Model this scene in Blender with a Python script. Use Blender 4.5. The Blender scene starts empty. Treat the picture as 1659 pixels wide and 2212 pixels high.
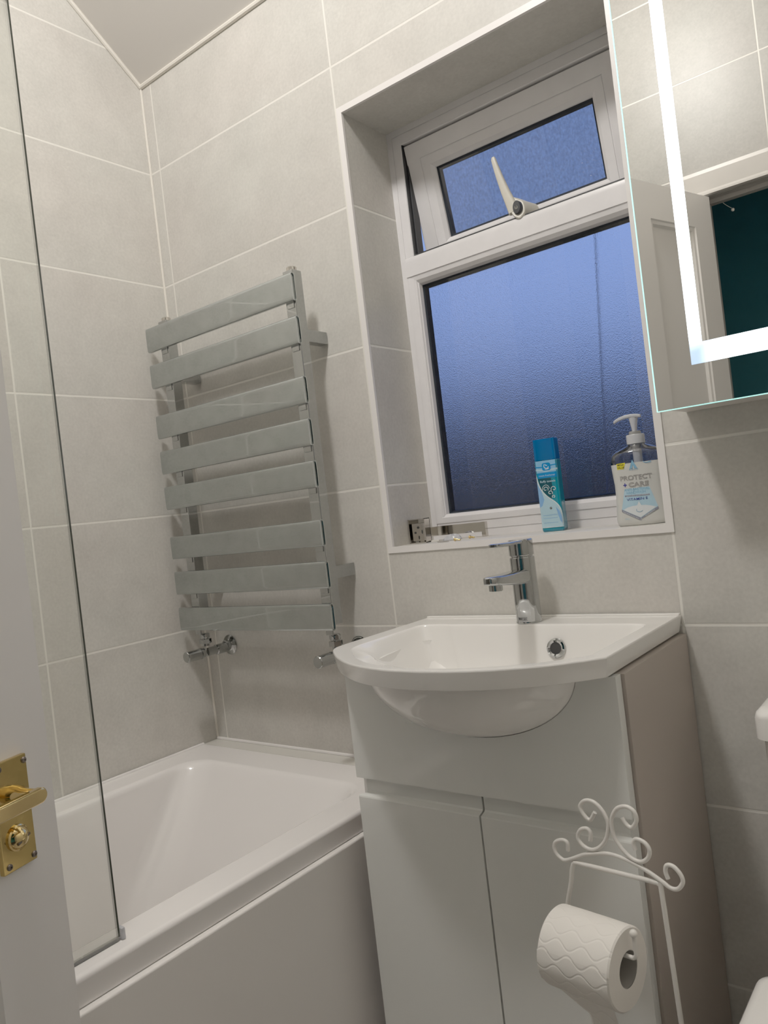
import bpy, bmesh, math
from mathutils import Vector, Matrix
V = Vector
PI = math.pi
sc = bpy.context.scene
COL = sc.collection

# ------------------------------------------------------------------ materials
def nodes(name):
    m = bpy.data.materials.new(name); m.use_nodes = True
    return m, m.node_tree.nodes, m.node_tree.links

def pmat(name, col, rough=.5, metal=0., spec=.5, coat=0., coatr=.05, noise=0., nscale=40., rnoise=0., bump=0., bscale=200., trans=0., ior=1.5, emit=None, es=0., sss=0., alpha=1.):
    m, N, L = nodes(name); b = N['Principled BSDF']
    b.inputs['Base Color'].default_value = (*col, 1)
    b.inputs['Roughness'].default_value = rough
    b.inputs['Metallic'].default_value = metal
    b.inputs['Specular IOR Level'].default_value = spec
    b.inputs['Coat Weight'].default_value = coat
    b.inputs['Coat Roughness'].default_value = coatr
    b.inputs['Transmission Weight'].default_value = trans
    b.inputs['IOR'].default_value = ior
    b.inputs['Alpha'].default_value = alpha
    if sss: b.inputs['Subsurface Weight'].default_value = sss; b.inputs['Subsurface Radius'].default_value = (.01, .01, .01)
    if emit: b.inputs['Emission Color'].default_value = (*emit, 1); b.inputs['Emission Strength'].default_value = es
    tc = N.new('ShaderNodeTexCoord')
    if noise or rnoise:
        n = N.new('ShaderNodeTexNoise'); n.inputs['Scale'].default_value = nscale; n.inputs['Detail'].default_value = 5
        L.new(tc.outputs['Object'], n.inputs['Vector'])
    if noise:
        r = N.new('ShaderNodeMapRange'); r.inputs[1].default_value = .3; r.inputs[2].default_value = .7
        r.inputs[3].default_value = 1 - noise; r.inputs[4].default_value = 1 + noise
        L.new(n.outputs[0], r.inputs[0])
        mx = N.new('ShaderNodeVectorMath'); mx.operation = 'SCALE'; mx.inputs[0].default_value = col
        L.new(r.outputs[0], mx.inputs['Scale']); L.new(mx.outputs[0], b.inputs['Base Color'])
    if rnoise:
        r2 = N.new('ShaderNodeMapRange'); r2.inputs[1].default_value = .35; r2.inputs[2].default_value = .7
        r2.inputs[3].default_value = max(rough - rnoise, .01); r2.inputs[4].default_value = rough + rnoise
        L.new(n.outputs[0], r2.inputs[0]); L.new(r2.outputs[0], b.inputs['Roughness'])
    if bump:
        n2 = N.new('ShaderNodeTexNoise'); n2.inputs['Scale'].default_value = bscale; n2.inputs['Detail'].default_value = 3
        L.new(tc.outputs['Object'], n2.inputs['Vector'])
        bp = N.new('ShaderNodeBump'); bp.inputs['Strength'].default_value = bump; bp.inputs['Distance'].default_value = .002
        L.new(n2.outputs[0], bp.inputs['Height']); L.new(bp.outputs[0], b.inputs['Normal'])
    return m

def tile_mat(name, axis, off, tw, extra=(), tone=1.0, z0=2.35, th=.302):
    """stone-look wall tile, grout lines at axis=off+k*tw and z=z0+k*th"""
    m, N, L = nodes(name); b = N['Principled BSDF']
    tc = N.new('ShaderNodeTexCoord'); sp = N.new('ShaderNodeSeparateXYZ'); L.new(tc.outputs['Object'], sp.inputs[0])
    def math_(op, a, bb=None, c=None):
        n = N.new('ShaderNodeMath'); n.operation = op
        for i, v in enumerate((a, bb, c)):
            if v is None: continue
            if isinstance(v, (int, float)): n.inputs[i].default_value = v
            else: L.new(v, n.inputs[i])
        return n.outputs[0]
    def dist(o, off_, per):
        t = math_('DIVIDE', math_('SUBTRACT', o, off_), per)
        return math_('MULTIPLY', math_('ABSOLUTE', math_('SUBTRACT', t, math_('ROUND', t))), per)
    dz = dist(sp.outputs['Z'], z0, th)
    da = dist(sp.outputs[axis], off, tw)
    d = math_('MINIMUM', dz, da)
    for e in extra:
        d = math_('MINIMUM', d, math_('ABSOLUTE', math_('SUBTRACT', sp.outputs[axis], e)))
    gm = N.new('ShaderNodeMapRange'); gm.interpolation_type = 'SMOOTHSTEP'
    gm.inputs[1].default_value = .0013; gm.inputs[2].default_value = .0032; gm.inputs[3].default_value = 1; gm.inputs[4].default_value = 0
    L.new(d, gm.inputs[0])
    # per-tile shift so clouds differ from tile to tile
    cx = math_('FLOOR', math_('DIVIDE', math_('SUBTRACT', sp.outputs[axis], off), tw))
    cz = math_('FLOOR', math_('DIVIDE', math_('SUBTRACT', sp.outputs['Z'], z0), th))
    cell = N.new('ShaderNodeCombineXYZ'); L.new(math_('MULTIPLY', cx, 3.7), cell.inputs[0]); L.new(math_('MULTIPLY', cz, 5.3), cell.inputs[1])
    add = N.new('ShaderNodeVectorMath'); L.new(tc.outputs['Object'], add.inputs[0]); L.new(cell.outputs[0], add.inputs[1])
    n1 = N.new('ShaderNodeTexNoise'); n1.inputs['Scale'].default_value = 9; n1.inputs['Detail'].default_value = 10; n1.inputs['Roughness'].default_value = .72
    L.new(add.outputs[0], n1.inputs['Vector'])
    n2 = N.new('ShaderNodeTexNoise'); n2.inputs['Scale'].default_value = 150; n2.inputs['Detail'].default_value = 4
    L.new(add.outputs[0], n2.inputs['Vector'])
    n3 = N.new('ShaderNodeTexNoise'); n3.inputs['Scale'].default_value = 3; n3.inputs['Detail'].default_value = 2
    L.new(add.outputs[0], n3.inputs['Vector'])
    mixf = math_('ADD', math_('MULTIPLY', n1.outputs[0], .62), math_('MULTIPLY', n2.outputs[0], .38))
    cr = N.new('ShaderNodeValToRGB'); cr.color_ramp.elements[0].position = .33; cr.color_ramp.elements[1].position = .66
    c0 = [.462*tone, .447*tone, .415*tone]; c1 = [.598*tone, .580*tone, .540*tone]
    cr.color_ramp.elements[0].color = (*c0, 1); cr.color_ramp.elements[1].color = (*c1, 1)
    L.new(mixf, cr.inputs[0])
    # faint pink / green cast between patches
    tint = N.new('ShaderNodeMix'); tint.data_type = 'RGBA'; tint.blend_type = 'MULTIPLY'; tint.inputs[0].default_value = .55
    tr = N.new('ShaderNodeValToRGB'); tr.color_ramp.elements[0].position = .35; tr.color_ramp.elements[1].position = .65
    tr.color_ramp.elements[0].color = (.99, 1, .975, 1); tr.color_ramp.elements[1].color = (1, .965, .94, 1)
    L.new(n3.outputs[0], tr.inputs[0]); L.new(cr.outputs[0], tint.inputs[6]); L.new(tr.outputs[0], tint.inputs[7])
    mg = N.new('ShaderNodeMix'); mg.data_type = 'RGBA'
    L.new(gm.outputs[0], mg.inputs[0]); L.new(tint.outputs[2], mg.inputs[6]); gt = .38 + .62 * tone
    mg.inputs[7].default_value = (.74 * gt, .715 * gt, .655 * gt, 1)  # a low tone darkens the grout along with the tile
    L.new(mg.outputs[2], b.inputs['Base Color'])
    b.inputs['Roughness'].default_value = .42; b.inputs['Specular IOR Level'].default_value = .35
    h = math_('SUBTRACT', math_('MULTIPLY', n2.outputs[0], .12), gm.outputs[0])
    bp = N.new('ShaderNodeBump'); bp.inputs['Strength'].default_value = .35; bp.inputs['Distance'].default_value = .0015
    L.new(h, bp.inputs['Height']); L.new(bp.outputs[0], b.inputs['Normal'])
    return m

def glass_thin(name, tint=(1, 1, 1), ior=1.5, rough=.0, boost=1.0):
    m, N, L = nodes(name); N.remove(N['Principled BSDF']); out = N['Material Output']
    t = N.new('ShaderNodeBsdfTransparent'); t.inputs[0].default_value = (*tint, 1)
    g = N.new('ShaderNodeBsdfGlossy'); g.inputs['Roughness'].default_value = rough
    fr = N.new('ShaderNodeFresnel'); fr.inputs[0].default_value = ior
    mu = N.new('ShaderNodeMath'); mu.operation = 'MULTIPLY'; mu.inputs[1].default_value = boost; L.new(fr.outputs[0], mu.inputs[0])
    mx = N.new('ShaderNodeMixShader'); L.new(mu.outputs[0], mx.inputs[0]); L.new(t.outputs[0], mx.inputs[1]); L.new(g.outputs[0], mx.inputs[2])
    L.new(mx.outputs[0], out.inputs[0])
    return m

def textured_glass(name, rough, bump, scale, tint, mottle=0.):
    m, N, L = nodes(name); N.remove(N['Principled BSDF']); out = N['Material Output']
    r = N.new('ShaderNodeBsdfRefraction'); r.inputs['Color'].default_value = (*tint, 1); r.inputs['Roughness'].default_value = rough; r.inputs['IOR'].default_value = 1.22
    g = N.new('ShaderNodeBsdfGlossy'); g.inputs['Roughness'].default_value = .25
    mx = N.new('ShaderNodeMixShader'); mx.inputs[0].default_value = .03
    tc = N.new('ShaderNodeTexCoord'); n = N.new('ShaderNodeTexNoise'); n.inputs['Scale'].default_value = scale; n.inputs['Detail'].default_value = 2
    L.new(tc.outputs['Object'], n.inputs['Vector'])
    bp = N.new('ShaderNodeBump'); bp.inputs['Strength'].default_value = bump; bp.inputs['Distance'].default_value = .002
    L.new(n.outputs[0], bp.inputs['Height'])
    L.new(bp.outputs[0], r.inputs['Normal']); L.new(bp.outputs[0], g.inputs['Normal'])
    if mottle:
        n2 = N.new('ShaderNodeTexNoise'); n2.inputs['Scale'].default_value = 210; n2.inputs['Detail'].default_value = 8; n2.inputs['Roughness'].default_value = .7
        mp = N.new('ShaderNodeMapping'); mp.inputs['Scale'].default_value = (1, 1, .6); L.new(tc.outputs['Object'], mp.inputs[0]); L.new(mp.outputs[0], n2.inputs['Vector'])
        rr = N.new('ShaderNodeMapRange'); rr.inputs[1].default_value = .35; rr.inputs[2].default_value = .65; rr.inputs[3].default_value = 1 - mottle; rr.inputs[4].default_value = 1 + mottle * .25
        L.new(n2.outputs[0], rr.inputs[0])
        vs = N.new('ShaderNodeVectorMath'); vs.operation = 'SCALE'; vs.inputs[0].default_value = tint; L.new(rr.outputs[0], vs.inputs['Scale']); L.new(vs.outputs[0], r.inputs['Color'])
    L.new(r.outputs[0], mx.inputs[1]); L.new(g.outputs[0], mx.inputs[2]); L.new(mx.outputs[0], out.inputs[0])
    return m

M = {}
M['tile_x'] = tile_mat('stone_tile_window_wall', 'X', .0400, .6044)
M['tile_y'] = tile_mat('stone_tile_side_wall', 'Y', -.4400, .6044)
M['tile_f'] = tile_mat('stone_tile_door_wall_dimmed', 'X', 1.235, .6044, z0=2.362, tone=.43)  # same tile darkened in colour to tame the lamp's hot spot in the mirror
M['ledge'] = tile_mat('stone_tile_ledge_dimmed', 'X', .289, .6044, tone=.66)  # wall tile darkened in colour to offset the strong light on the ledge top
M['grout'] = pmat('white_sealant', (.72, .68, .61), .5)
M['trimw'] = pmat('white_tile_trim', (.76, .73, .71), .35)
M['ceil'] = pmat('ceiling_paint', (.62, .59, .55), .8, bump=.05, bscale=300)
M['floor'] = pmat('floor_vinyl', (.34, .31, .28), .5, noise=.15, nscale=6)
M['upvc'] = pmat('white_upvc', (.71, .69, .695), .32, spec=.5, noise=.03, nscale=30)
M['seam'] = pmat('dark_gasket', (.012, .013, .016), .5)
M['spacer'] = pmat('grey_spacer_bar', (.014, .018, .026), .65, spec=.15)
M['handle'] = pmat('cream_handle', (.58, .55, .47), .4)
M['chrome'] = pmat('chrome', (.42, .43, .425), .05, 1, rnoise=.03, nscale=9)
M['slat'] = pmat('chrome_slat', (.445, .475, .472), .06, 1, noise=.05, rnoise=.05, nscale=28)
M['steel'] = pmat('polished_steel', (.60, .57, .52), .10, 1)
M['dark'] = pmat('dark_hole', (.01, .01, .01), .7)
M['ceramic'] = pmat('white_ceramic', (.82, .80, .765), .07, spec=.5, coat=.4)
M['acrylic'] = pmat('white_acrylic', (.80, .77, .75), .12, spec=.5, coat=.3)
M['panel'] = pmat('white_bath_panel', (.80, .77, .74), .22, spec=.5)
M['gloss'] = pmat('white_gloss_board', (.76, .765, .73), .13, spec=.5, coat=.3)
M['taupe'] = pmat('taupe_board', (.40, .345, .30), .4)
M['brass'] = pmat('polished_brass', (.62, .45, .16), .16, 1, rnoise=.06, nscale=30)
M['brass2'] = pmat('bright_brass', (.80, .60, .26), .1, 1)
M['screwm'] = pmat('dull_screw', (.19, .16, .14), .35, 1)
M['doorw'] = pmat('white_gloss_paint', (.78, .755, .73), .35, bump=.06, bscale=60)
M['teal'] = pmat('teal_paint', (.06, .29, .37), .7)
M['hall'] = pmat('dark_carpet', (.05, .05, .055), .9)
M['wire'] = pmat('white_coated_wire', (.74, .71, .66), .4)
M['paper'] = pmat('tissue_paper', (.80, .76, .70), .9, sss=.1)
M['card'] = pmat('grey_card_tube', (.34, .32, .29), .9)
M['mirror'] = pmat('mirror_silver', (.88, .88, .85), .0, 1)
M['edgeg'] = pmat('lit_glass_edge', (.5, .85, .8), .2, emit=(.42, .95, .88), es=.75)
M['white_m'] = pmat('white_cabinet_metal', (.55, .52, .48), .35)
M['alu'] = pmat('brushed_aluminium', (.55, .54, .52), .35, 1)
M['screen'] = glass_thin('shower_glass', (.985, .992, .978), 1.45, 0, .8)
M['gedge'] = pmat('dark_glass_edge', (.035, .04, .03), .2)
M['seal'] = pmat('grey_seal', (.16, .16, .15), .35)
M['paneg'] = glass_thin('inner_window_glass', (.93, .95, .98), 1.5, 0, 1.1)
M['texg'] = textured_glass('textured_window_glass', .05, .75, 480, (.93, .95, 1))
M['ventg'] = textured_glass('condensation_glass', .10, .8, 240, (.50, .53, .57), .32)
M['clear'] = glass_thin('clear_plastic', (.86, .88, .92), 1.45, .03, 1.3)
M['bluec'] = pmat('blue_translucent_cap', (.0, .17, .46), .15, trans=.35, ior=1.2, coat=.3)
M['pump'] = pmat('translucent_pump', (.66, .67, .70), .3, trans=.25)
M['ringg'] = pmat('grey_collar', (.22, .22, .21), .4)
def flat(n, c, r=.35): return pmat(n, c, r)
M['soapw'] = flat('soap_white', (.56, .56, .53), .3)
M['p_grey'] = flat('print_grey', (.27, .26, .25))
M['p_navy'] = flat('print_navy', (.012, .016, .22))
M['p_lblue'] = flat('print_light_blue', (.38, .58, .70))
M['p_sky'] = flat('print_sky', (.17, .38, .56))
M['p_yel'] = flat('print_yellow', (.75, .66, .02))
M['p_blk'] = flat('print_black', (.02, .02, .02))
M['p_wht'] = flat('print_white', (.68, .72, .74))
M['p_slate'] = flat('print_slate', (.20, .21, .27))
M['s_teal'] = pmat('spray_teal', (.0, .21, .30), .18, coat=.4)
M['s_dteal'] = flat('spray_dark_teal', (.004, .06, .085), .25)
M['s_blue'] = flat('spray_blue', (.0, .20, .52), .25)
M['s_sky'] = flat('spray_sky', (.19, .44, .68), .25)
M['s_pale'] = flat('spray_pale', (.38, .58, .68), .25)
M['s_mid'] = flat('spray_mid', (.18, .38, .68), .25)
M['s_white'] = flat('spray_white', (.62, .72, .74), .25)
M['s_base'] = pmat('spray_base', (.0, .15, .24), .2, coat=.4)
M['poly'] = pmat('clear_polythene', (.75, .76, .80), .25, trans=.5)
M['plastic_w'] = pmat('white_plastic', (.68, .66, .62), .4)

# LED strip: brightness falls off into the dark corner of the frosted band
def led_mat():
    m, N, L = nodes('led_frosted_strip'); b = N['Principled BSDF']
    tc = N.new('ShaderNodeTexCoord'); sp = N.new('ShaderNodeSeparateXYZ'); L.new(tc.outputs['Object'], sp.inputs[0])
    def mr(o, a, bb, c, d):
        n = N.new('ShaderNodeMapRange'); n.inputs[1].default_value = a; n.inputs[2].default_value = bb; n.inputs[3].default_value = c; n.inputs[4].default_value = d
        n.interpolation_type = 'SMOOTHSTEP'; L.new(o, n.inputs[0]); return n.outputs[0]
    fx = mr(sp.outputs['X'], 1.352, 1.395, 0, 1)
    fz = mr(sp.outputs['Z'], 1.262, 1.300, 0, 1)
    mx = N.new('ShaderNodeMath'); mx.operation = 'MAXIMUM'; L.new(fx, mx.inputs[0]); L.new(fz, mx.inputs[1])
    st = N.new('ShaderNodeMapRange'); st.inputs[3].default_value = .75; st.inputs[4].default_value = 3.2; L.new(mx.outputs[0], st.inputs[0])
    mc = N.new('ShaderNodeMix'); mc.data_type = 'RGBA'; mc.inputs[6].default_value = (.42, .66, 1, 1); mc.inputs[7].default_value = (.90, .96, 1, 1)
    L.new(mx.outputs[0], mc.inputs[0])
    b.inputs['Base Color'].default_value = (.5, .55, .6, 1)
    L.new(mc.outputs[2], b.inputs['Emission Color']); L.new(st.outputs[0], b.inputs['Emission Strength'])
    return m
M['led'] = led_mat()

# ------------------------------------------------------------------ object helpers
def tag(o, label=None, cat=None, group=None, kind=None):
    if label: o['label'] = label
    if cat: o['category'] = cat
    if group: o['group'] = group
    if kind: o['kind'] = kind
    return o

def thing(name, label, cat, loc=(0, 0, 0), group=None, rotz=0):
    o = bpy.data.objects.new(name, None); COL.objects.link(o)
    o.empty_display_size = .05
    o.location = loc; o.rotation_euler = (0, 0, rotz)
    bpy.context.view_layer.update()
    return tag(o, label, cat, group)

def obj(name, bm, mats, parent=None, smooth=True, local=False, angle=35, normals=True):
    """bm is in world space unless local=True (then in the parent's space)"""
    if normals: bmesh.ops.recalc_face_normals(bm, faces=bm.faces)
    me = bpy.data.meshes.new(name)
    bm.to_mesh(me); bm.free()
    if not isinstance(mats, (list, tuple)): mats = [mats]
    for m in mats: me.materials.append(m)
    if smooth:
        for p in me.polygons: p.use_smooth = True
        try: me.set_sharp_from_angle(angle=math.radians(angle))
        except Exception: pass
    o = bpy.data.objects.new(name, me); COL.objects.link(o)
    if smooth:
        wn = o.modifiers.new('wn', 'WEIGHTED_NORMAL'); wn.keep_sharp = True; wn.weight = 60
    if parent is not None:
        o.parent = parent
        if not local:
            o.matrix_parent_inverse = wm(parent).inverted()
    return o

def wm(o):
    m = Matrix.LocRotScale(o.location, o.rotation_euler, None)
    while o.parent is not None:
        p = o.parent
        m = Matrix.LocRotScale(p.location, p.rotation_euler, None) @ o.matrix_parent_inverse @ m
        o = p
    return m

def struct(name, bm, mats, label, cat, parent=None, smooth=False):
    o = obj(name, bm, mats, parent, smooth)
    return tag(o, label, cat, kind='structure')

def B(): return bmesh.new()

def box(bm, lo, hi, bev=0., seg=2, mat=0, M4=None):
    x0, y0, z0 = lo; x1, y1, z1 = hi
    vs = [bm.verts.new(c) for c in [(x0, y0, z0), (x1, y0, z0), (x1, y1, z0), (x0, y1, z0), (x0, y0, z1), (x1, y0, z1), (x1, y1, z1), (x0, y1, z1)]]
    fs = [bm.faces.new([vs[i] for i in q]) for q in [(3, 2, 1, 0), (4, 5, 6, 7), (0, 1, 5, 4), (1, 2, 6, 5), (2, 3, 7, 6), (3, 0, 4, 7)]]
    for f in fs: f.material_index = mat
    geo = vs
    if bev:
        es = list({e for f in fs for e in f.edges})
        r = bmesh.ops.bevel(bm, geom=es, offset=bev, segments=seg, affect='EDGES', profile=.5)
        geo = list({v for f in r['faces'] for v in f.verts} | {v for v in vs if v.is_valid})
        for f in r['faces']: f.material_index = mat
    if M4 is not None:
        allv = geo
        bmesh.ops.transform(bm, matrix=M4, verts=allv)
    return geo

def bridge(bm, loops, close=True, mat=0):
    """loops of equal length verts; close = ring loops"""
    fs = []
    for a, b in zip(loops, loops[1:]):
        n = len(a)
        for i in range(n if close else n - 1):
            j = (i + 1) % n
            try:
                f = bm.faces.new((a[i], a[j], b[j], b[i])); f.material_index = mat; fs.append(f)
            except ValueError: pass
    return fs

def ring(bm, pts): return [bm.verts.new(p) for p in pts]

def cap(bm, loop, mat=0):
    f = bm.faces.new(loop); f.material_index = mat; return f

def catmull(pts, sub=6, closed=False):
    P = [V(p) for p in pts]; n = len(P); out = []
    for i in range(n if closed else n - 1):
        p1, p2 = P[i], P[(i + 1) % n]
        p0 = P[i - 1] if (i > 0 or closed) else p1 * 2 - p2
        p3 = P[(i + 2) % n] if (i + 2 < n or closed) else p2 * 2 - p1
        for k in range(sub):
            t = k / sub
            out.append(.5 * ((2 * p1) + (p2 - p0) * t + (2 * p0 - 5 * p1 + 4 * p2 - p3) * t * t + (3 * p1 - p0 - 3 * p2 + p3) * t ** 3))
    if not closed: out.append(P[-1])
    return out

def tube(bm, pts, r, seg=12, sub=0, caps=True, mat=0, rnd=False):
    P = catmull(pts, sub) if sub else [V(p) for p in pts]
    n = len(P); rs = r if isinstance(r, (list, tuple)) else [r] * n
    T = [(P[min(i + 1, n - 1)] - P[max(i - 1, 0)]).normalized() for i in range(n)]
    ref = V((0, 0, 1)) if abs(T[0].z) < .9 else V((1, 0, 0))
    nrm = (ref - T[0] * ref.dot(T[0])).normalized()
    loops = []
    for i in range(n):
        nrm = (nrm - T[i] * nrm.dot(T[i])).normalized(); bn = T[i].cross(nrm)
        loops.append(ring(bm, [P[i] + (nrm * math.cos(2 * PI * k / seg) + bn * math.sin(2 * PI * k / seg)) * rs[i] for k in range(seg)]))
    bridge(bm, loops, True, mat)
    if caps: cap(bm, loops[0][::-1], mat); cap(bm, loops[-1], mat)
    return loops

def lathe(bm, prof, c=(0, 0, 0), axis='Z', seg=32, mat=0, capends=True, R=None):
    """prof: [(r, h)] about axis through c"""
    loops = []
    for r, h in prof:
        pts = []
        for k in range(seg):
            a = 2 * PI * k / seg; x, y = r * math.cos(a), r * math.sin(a)
            p = V((x, y, h))
            if axis == 'Y': p = V((x, h, y))
            elif axis == 'X': p = V((h, x, y))
            if R is not None: p = R @ p
            pts.append(V(c) + p)
        loops.append(ring(bm, pts))
    bridge(bm, loops, True, mat)
    if capends: cap(bm, loops[0][::-1], mat); cap(bm, loops[-1], mat)
    return loops

def ball(bm, c, r, seg=16, mat=0):
    bmesh.ops.create_uvsphere(bm, u_segments=seg, v_segments=seg // 2, radius=r, matrix=Matrix.Translation(c))

def prism(bm, poly, f0, f1, mat=0, bev=0):
    """poly of 2d pts, f0/f1 map (a,b)->3d for the two ends"""
    a = ring(bm, [f0(*p) for p in poly]); b = ring(bm, [f1(*p) for p in poly])
    bridge(bm, [a, b], True, mat); cap(bm, a[::-1], mat); cap(bm, b, mat)

def rrect(x0, y0, x1, y1, r, n=6):
    o = []
    for cx, cy, a0 in ((x1 - r, y1 - r, 0), (x0 + r, y1 - r, 90), (x0 + r, y0 + r, 180), (x1 - r, y0 + r, 270)):
        for k in range(n + 1):
            a = math.radians(a0 + 90 * k / n); o.append((cx + r * math.cos(a), cy + r * math.sin(a)))
    return o

# ------------------------------------------------------------------ room shell
XR, YF, ZC = 2.15, -1.63, 2.76
SL = .82; Z0 = 2.283; YS = -(ZC - Z0) / SL      # sloping ceiling strip by the window wall
wx0, wx1, wz0, wz1, WD = .66, 1.24, 1.0085, 1.943, .155

bm = B()
def quad(bm, *p, mat=0):
    f = bm.faces.new([bm.verts.new(q) for q in p]); f.material_index = mat; return f
for x0, x1, z0, z1 in ((0, wx0, 0, Z0), (wx1, XR, 0, Z0), (wx0, wx1, 0, wz0), (wx0, wx1, wz1, Z0)):
    quad(bm, (x0, 0, z0), (x1, 0, z0), (x1, 0, z1), (x0, 0, z1))
quad(bm, (wx0, 0, wz0), (wx0, WD + .06, wz0), (wx0, WD + .06, wz1), (wx0, 0, wz1))
quad(bm, (wx1, 0, wz0), (wx1, WD + .06, wz0), (wx1, WD + .06, wz1), (wx1, 0, wz1))
quad(bm, (wx0, 0, wz1), (wx1, 0, wz1), (wx1, WD + .06, wz1), (wx0, WD + .06, wz1))
quad(bm, (wx0, 0, wz0), (wx1, 0, wz0), (wx1, WD + .06, wz0), (wx0, WD + .06, wz0))
# outer skin, leaving the window hole open
T = .25
for x0, x1, z0, z1 in ((-.1, wx0, -.1, ZC + .1), (wx1, XR + .1, -.1, ZC + .1), (wx0, wx1, -.1, wz0), (wx0, wx1, wz1, ZC + .1)):
    quad(bm, (x0, WD + .06, z0), (x1, WD + .06, z0), (x1, WD + .06, z1), (x0, WD + .06, z1))
bmesh.ops.remove_doubles(bm, verts=bm.verts, dist=1e-5)
struct('wall_back', bm, M['tile_x'], 'window wall clad in large pale beige stone-look tiles', 'wall')

bm = B()
ps = [(0, 0), (0, Z0), (YS, ZC), (YF, ZC), (YF, 0)]
f = bm.faces.new([bm.verts.new((0, y, z)) for y, z in ps])
struct('wall_left', bm, M['tile_y'], 'left wall beside the bath, clad in pale beige stone-look tiles', 'wall')

bm = B()
dx0, dx1, dz1 = 1.024, 1.815, 1.972
for x0, x1, z0, z1 in ((0, dx0, 0, ZC), (dx1, XR, 0, ZC), (dx0, dx1, dz1, ZC)):
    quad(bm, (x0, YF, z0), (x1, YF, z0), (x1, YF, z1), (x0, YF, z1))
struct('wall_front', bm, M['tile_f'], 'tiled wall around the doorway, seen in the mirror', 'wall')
bm = B(); quad(bm, (XR, 0, 0), (XR, YF, 0), (XR, YF, ZC), (XR, 0, ZC))
struct('wall_right', bm, M['tile_y'], 'right-hand tiled wall beyond the toilet', 'wall')
bm = B(); quad(bm, (0, 0, Z0), (XR, 0, Z0), (XR, YS, ZC), (0, YS, ZC)); quad(bm, (0, YS, ZC), (XR, YS, ZC), (XR, YF, ZC), (0, YF, ZC))
bmesh.ops.remove_doubles(bm, verts=bm.verts, dist=1e-5)
struct('ceiling', bm, M['ceil'], 'plain painted ceiling sloping down to the window wall', 'ceiling')
bm = B(); quad(bm, (0, 0, 0), (XR, 0, 0), (XR, YF, 0), (0, YF, 0))
struct('floor', bm, M['floor'], 'dark bathroom floor', 'floor')
# hallway beyond the doorway, seen only in the mirror
bm = B()
hx0, hx1, hy = .1, 2.6, -2.75
quad(bm, (hx0, hy, 0), (hx1, hy, 0), (hx1, hy, 2.5), (hx0, hy, 2.5))
quad(bm, (hx0, hy, 0), (hx0, YF - .1, 0), (hx0, YF - .1, 2.5), (hx0, hy, 2.5))
quad(bm, (hx1, hy, 0), (hx1, YF - .1, 0), (hx1, YF - .1, 2.5), (hx1, hy, 2.5))
quad(bm, (hx0, hy, 2.5), (hx1, hy, 2.5), (hx1, YF - .1, 2.5), (hx0, YF - .1, 2.5))
for x0, x1, z0, z1 in ((hx0, dx0 - .03, 0, 2.5), (dx1 + .03, hx1, 0, 2.5), (dx0 - .03, dx1 + .03, dz1 + .03, 2.5)):
    quad(bm, (x0, YF - .1, z0), (x1, YF - .1, z0), (x1, YF - .1, z1), (x0, YF - .1, z1))
bmesh.ops.remove_doubles(bm, verts=bm.verts, dist=1e-5)
struct('wall_hallway', bm, M['teal'], 'dark teal hallway wall seen through the doorway in the mirror', 'wall')
bm = B(); quad(bm, (hx0, hy, -.001), (hx1, hy, -.001), (hx1, YF, -.001), (hx0, YF, -.001))
struct('floor_hallway', bm, M['hall'], 'dark hallway floor beyond the doorway', 'floor')

# corner beads of sealant
bm = B(); tube(bm, [(.002, -.002, .545), (.002, -.002, Z0)], .003, 8)
struct('trim_1', bm, M['grout'], 'thin pale sealant bead down the corner of the left and window walls', 'trim')
bm = B(); tube(bm, [(.002, -.003, Z0 - .003), (XR, -.003, Z0 - .003)], .006, 8)
struct('trim_2', bm, M['grout'], 'pale sealant bead where ceiling meets the window wall', 'trim')
bm = B(); tube(bm, [(.003, -.002, Z0 - .004), (.003, YS, ZC - .004), (.003, YF, ZC - .004)], .006, 8)
struct('trim_3', bm, M['grout'], 'pale sealant bead where sloping ceiling meets the left wall', 'trim')

# white tile trims round the window recess (mitred)
ti, to, ty = 0., .0125, -.0025
def trim_piece(a, b, a2, b2, n, lab):
    bm = B()
    (ax, az), (bx, bz), (cx, cz), (dx, dz) = a, b, b2, a2     # inner a,b ; outer
    lo = [(ax, az), (bx, bz), (cx, cz), (dx, dz)]
    prism(bm, lo, lambda x, z: V((x, .004, z)), lambda x, z: V((x, ty, z)))
    struct('trim_%d' % n, bm, M['trimw'], lab, 'trim')
ix0, ix1, iz0, iz1 = wx0 + .0006, wx1 - .0006, wz0 + .0006, wz1 - .0006
ox0, ox1, oz0, oz1 = wx0 - to, wx1 + to, wz0 - to, wz1 + to
trim_piece((ix0, iz0), (ix0, iz1), (ox0, oz0), (ox0, oz1), 4, 'white tile trim up the left edge of the window recess')
trim_piece((ix1, iz0), (ix1, iz1), (ox1, oz0), (ox1, oz1), 5, 'white tile trim up the right edge of the window recess')
trim_piece((ix0, iz0), (ix1, iz0), (ox0, oz0), (ox1, oz0), 6, 'white tile trim along the front edge of the window sill')
trim_piece((ix0, iz1), (ix1, iz1), (ox0, oz1), (ox1, oz1), 7, 'white tile trim along the top edge of the window recess')

# tiled ledge between bath and window wall
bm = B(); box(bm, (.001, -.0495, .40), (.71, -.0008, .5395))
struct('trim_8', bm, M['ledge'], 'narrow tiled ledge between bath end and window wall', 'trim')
bm = B(); tube(bm, [(.004, -.003, .541), (.71, -.003, .541)], .0045, 8)
struct('trim_9', bm, M['trimw'], 'white sealant line along the back of the tiled bath ledge', 'trim')

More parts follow.
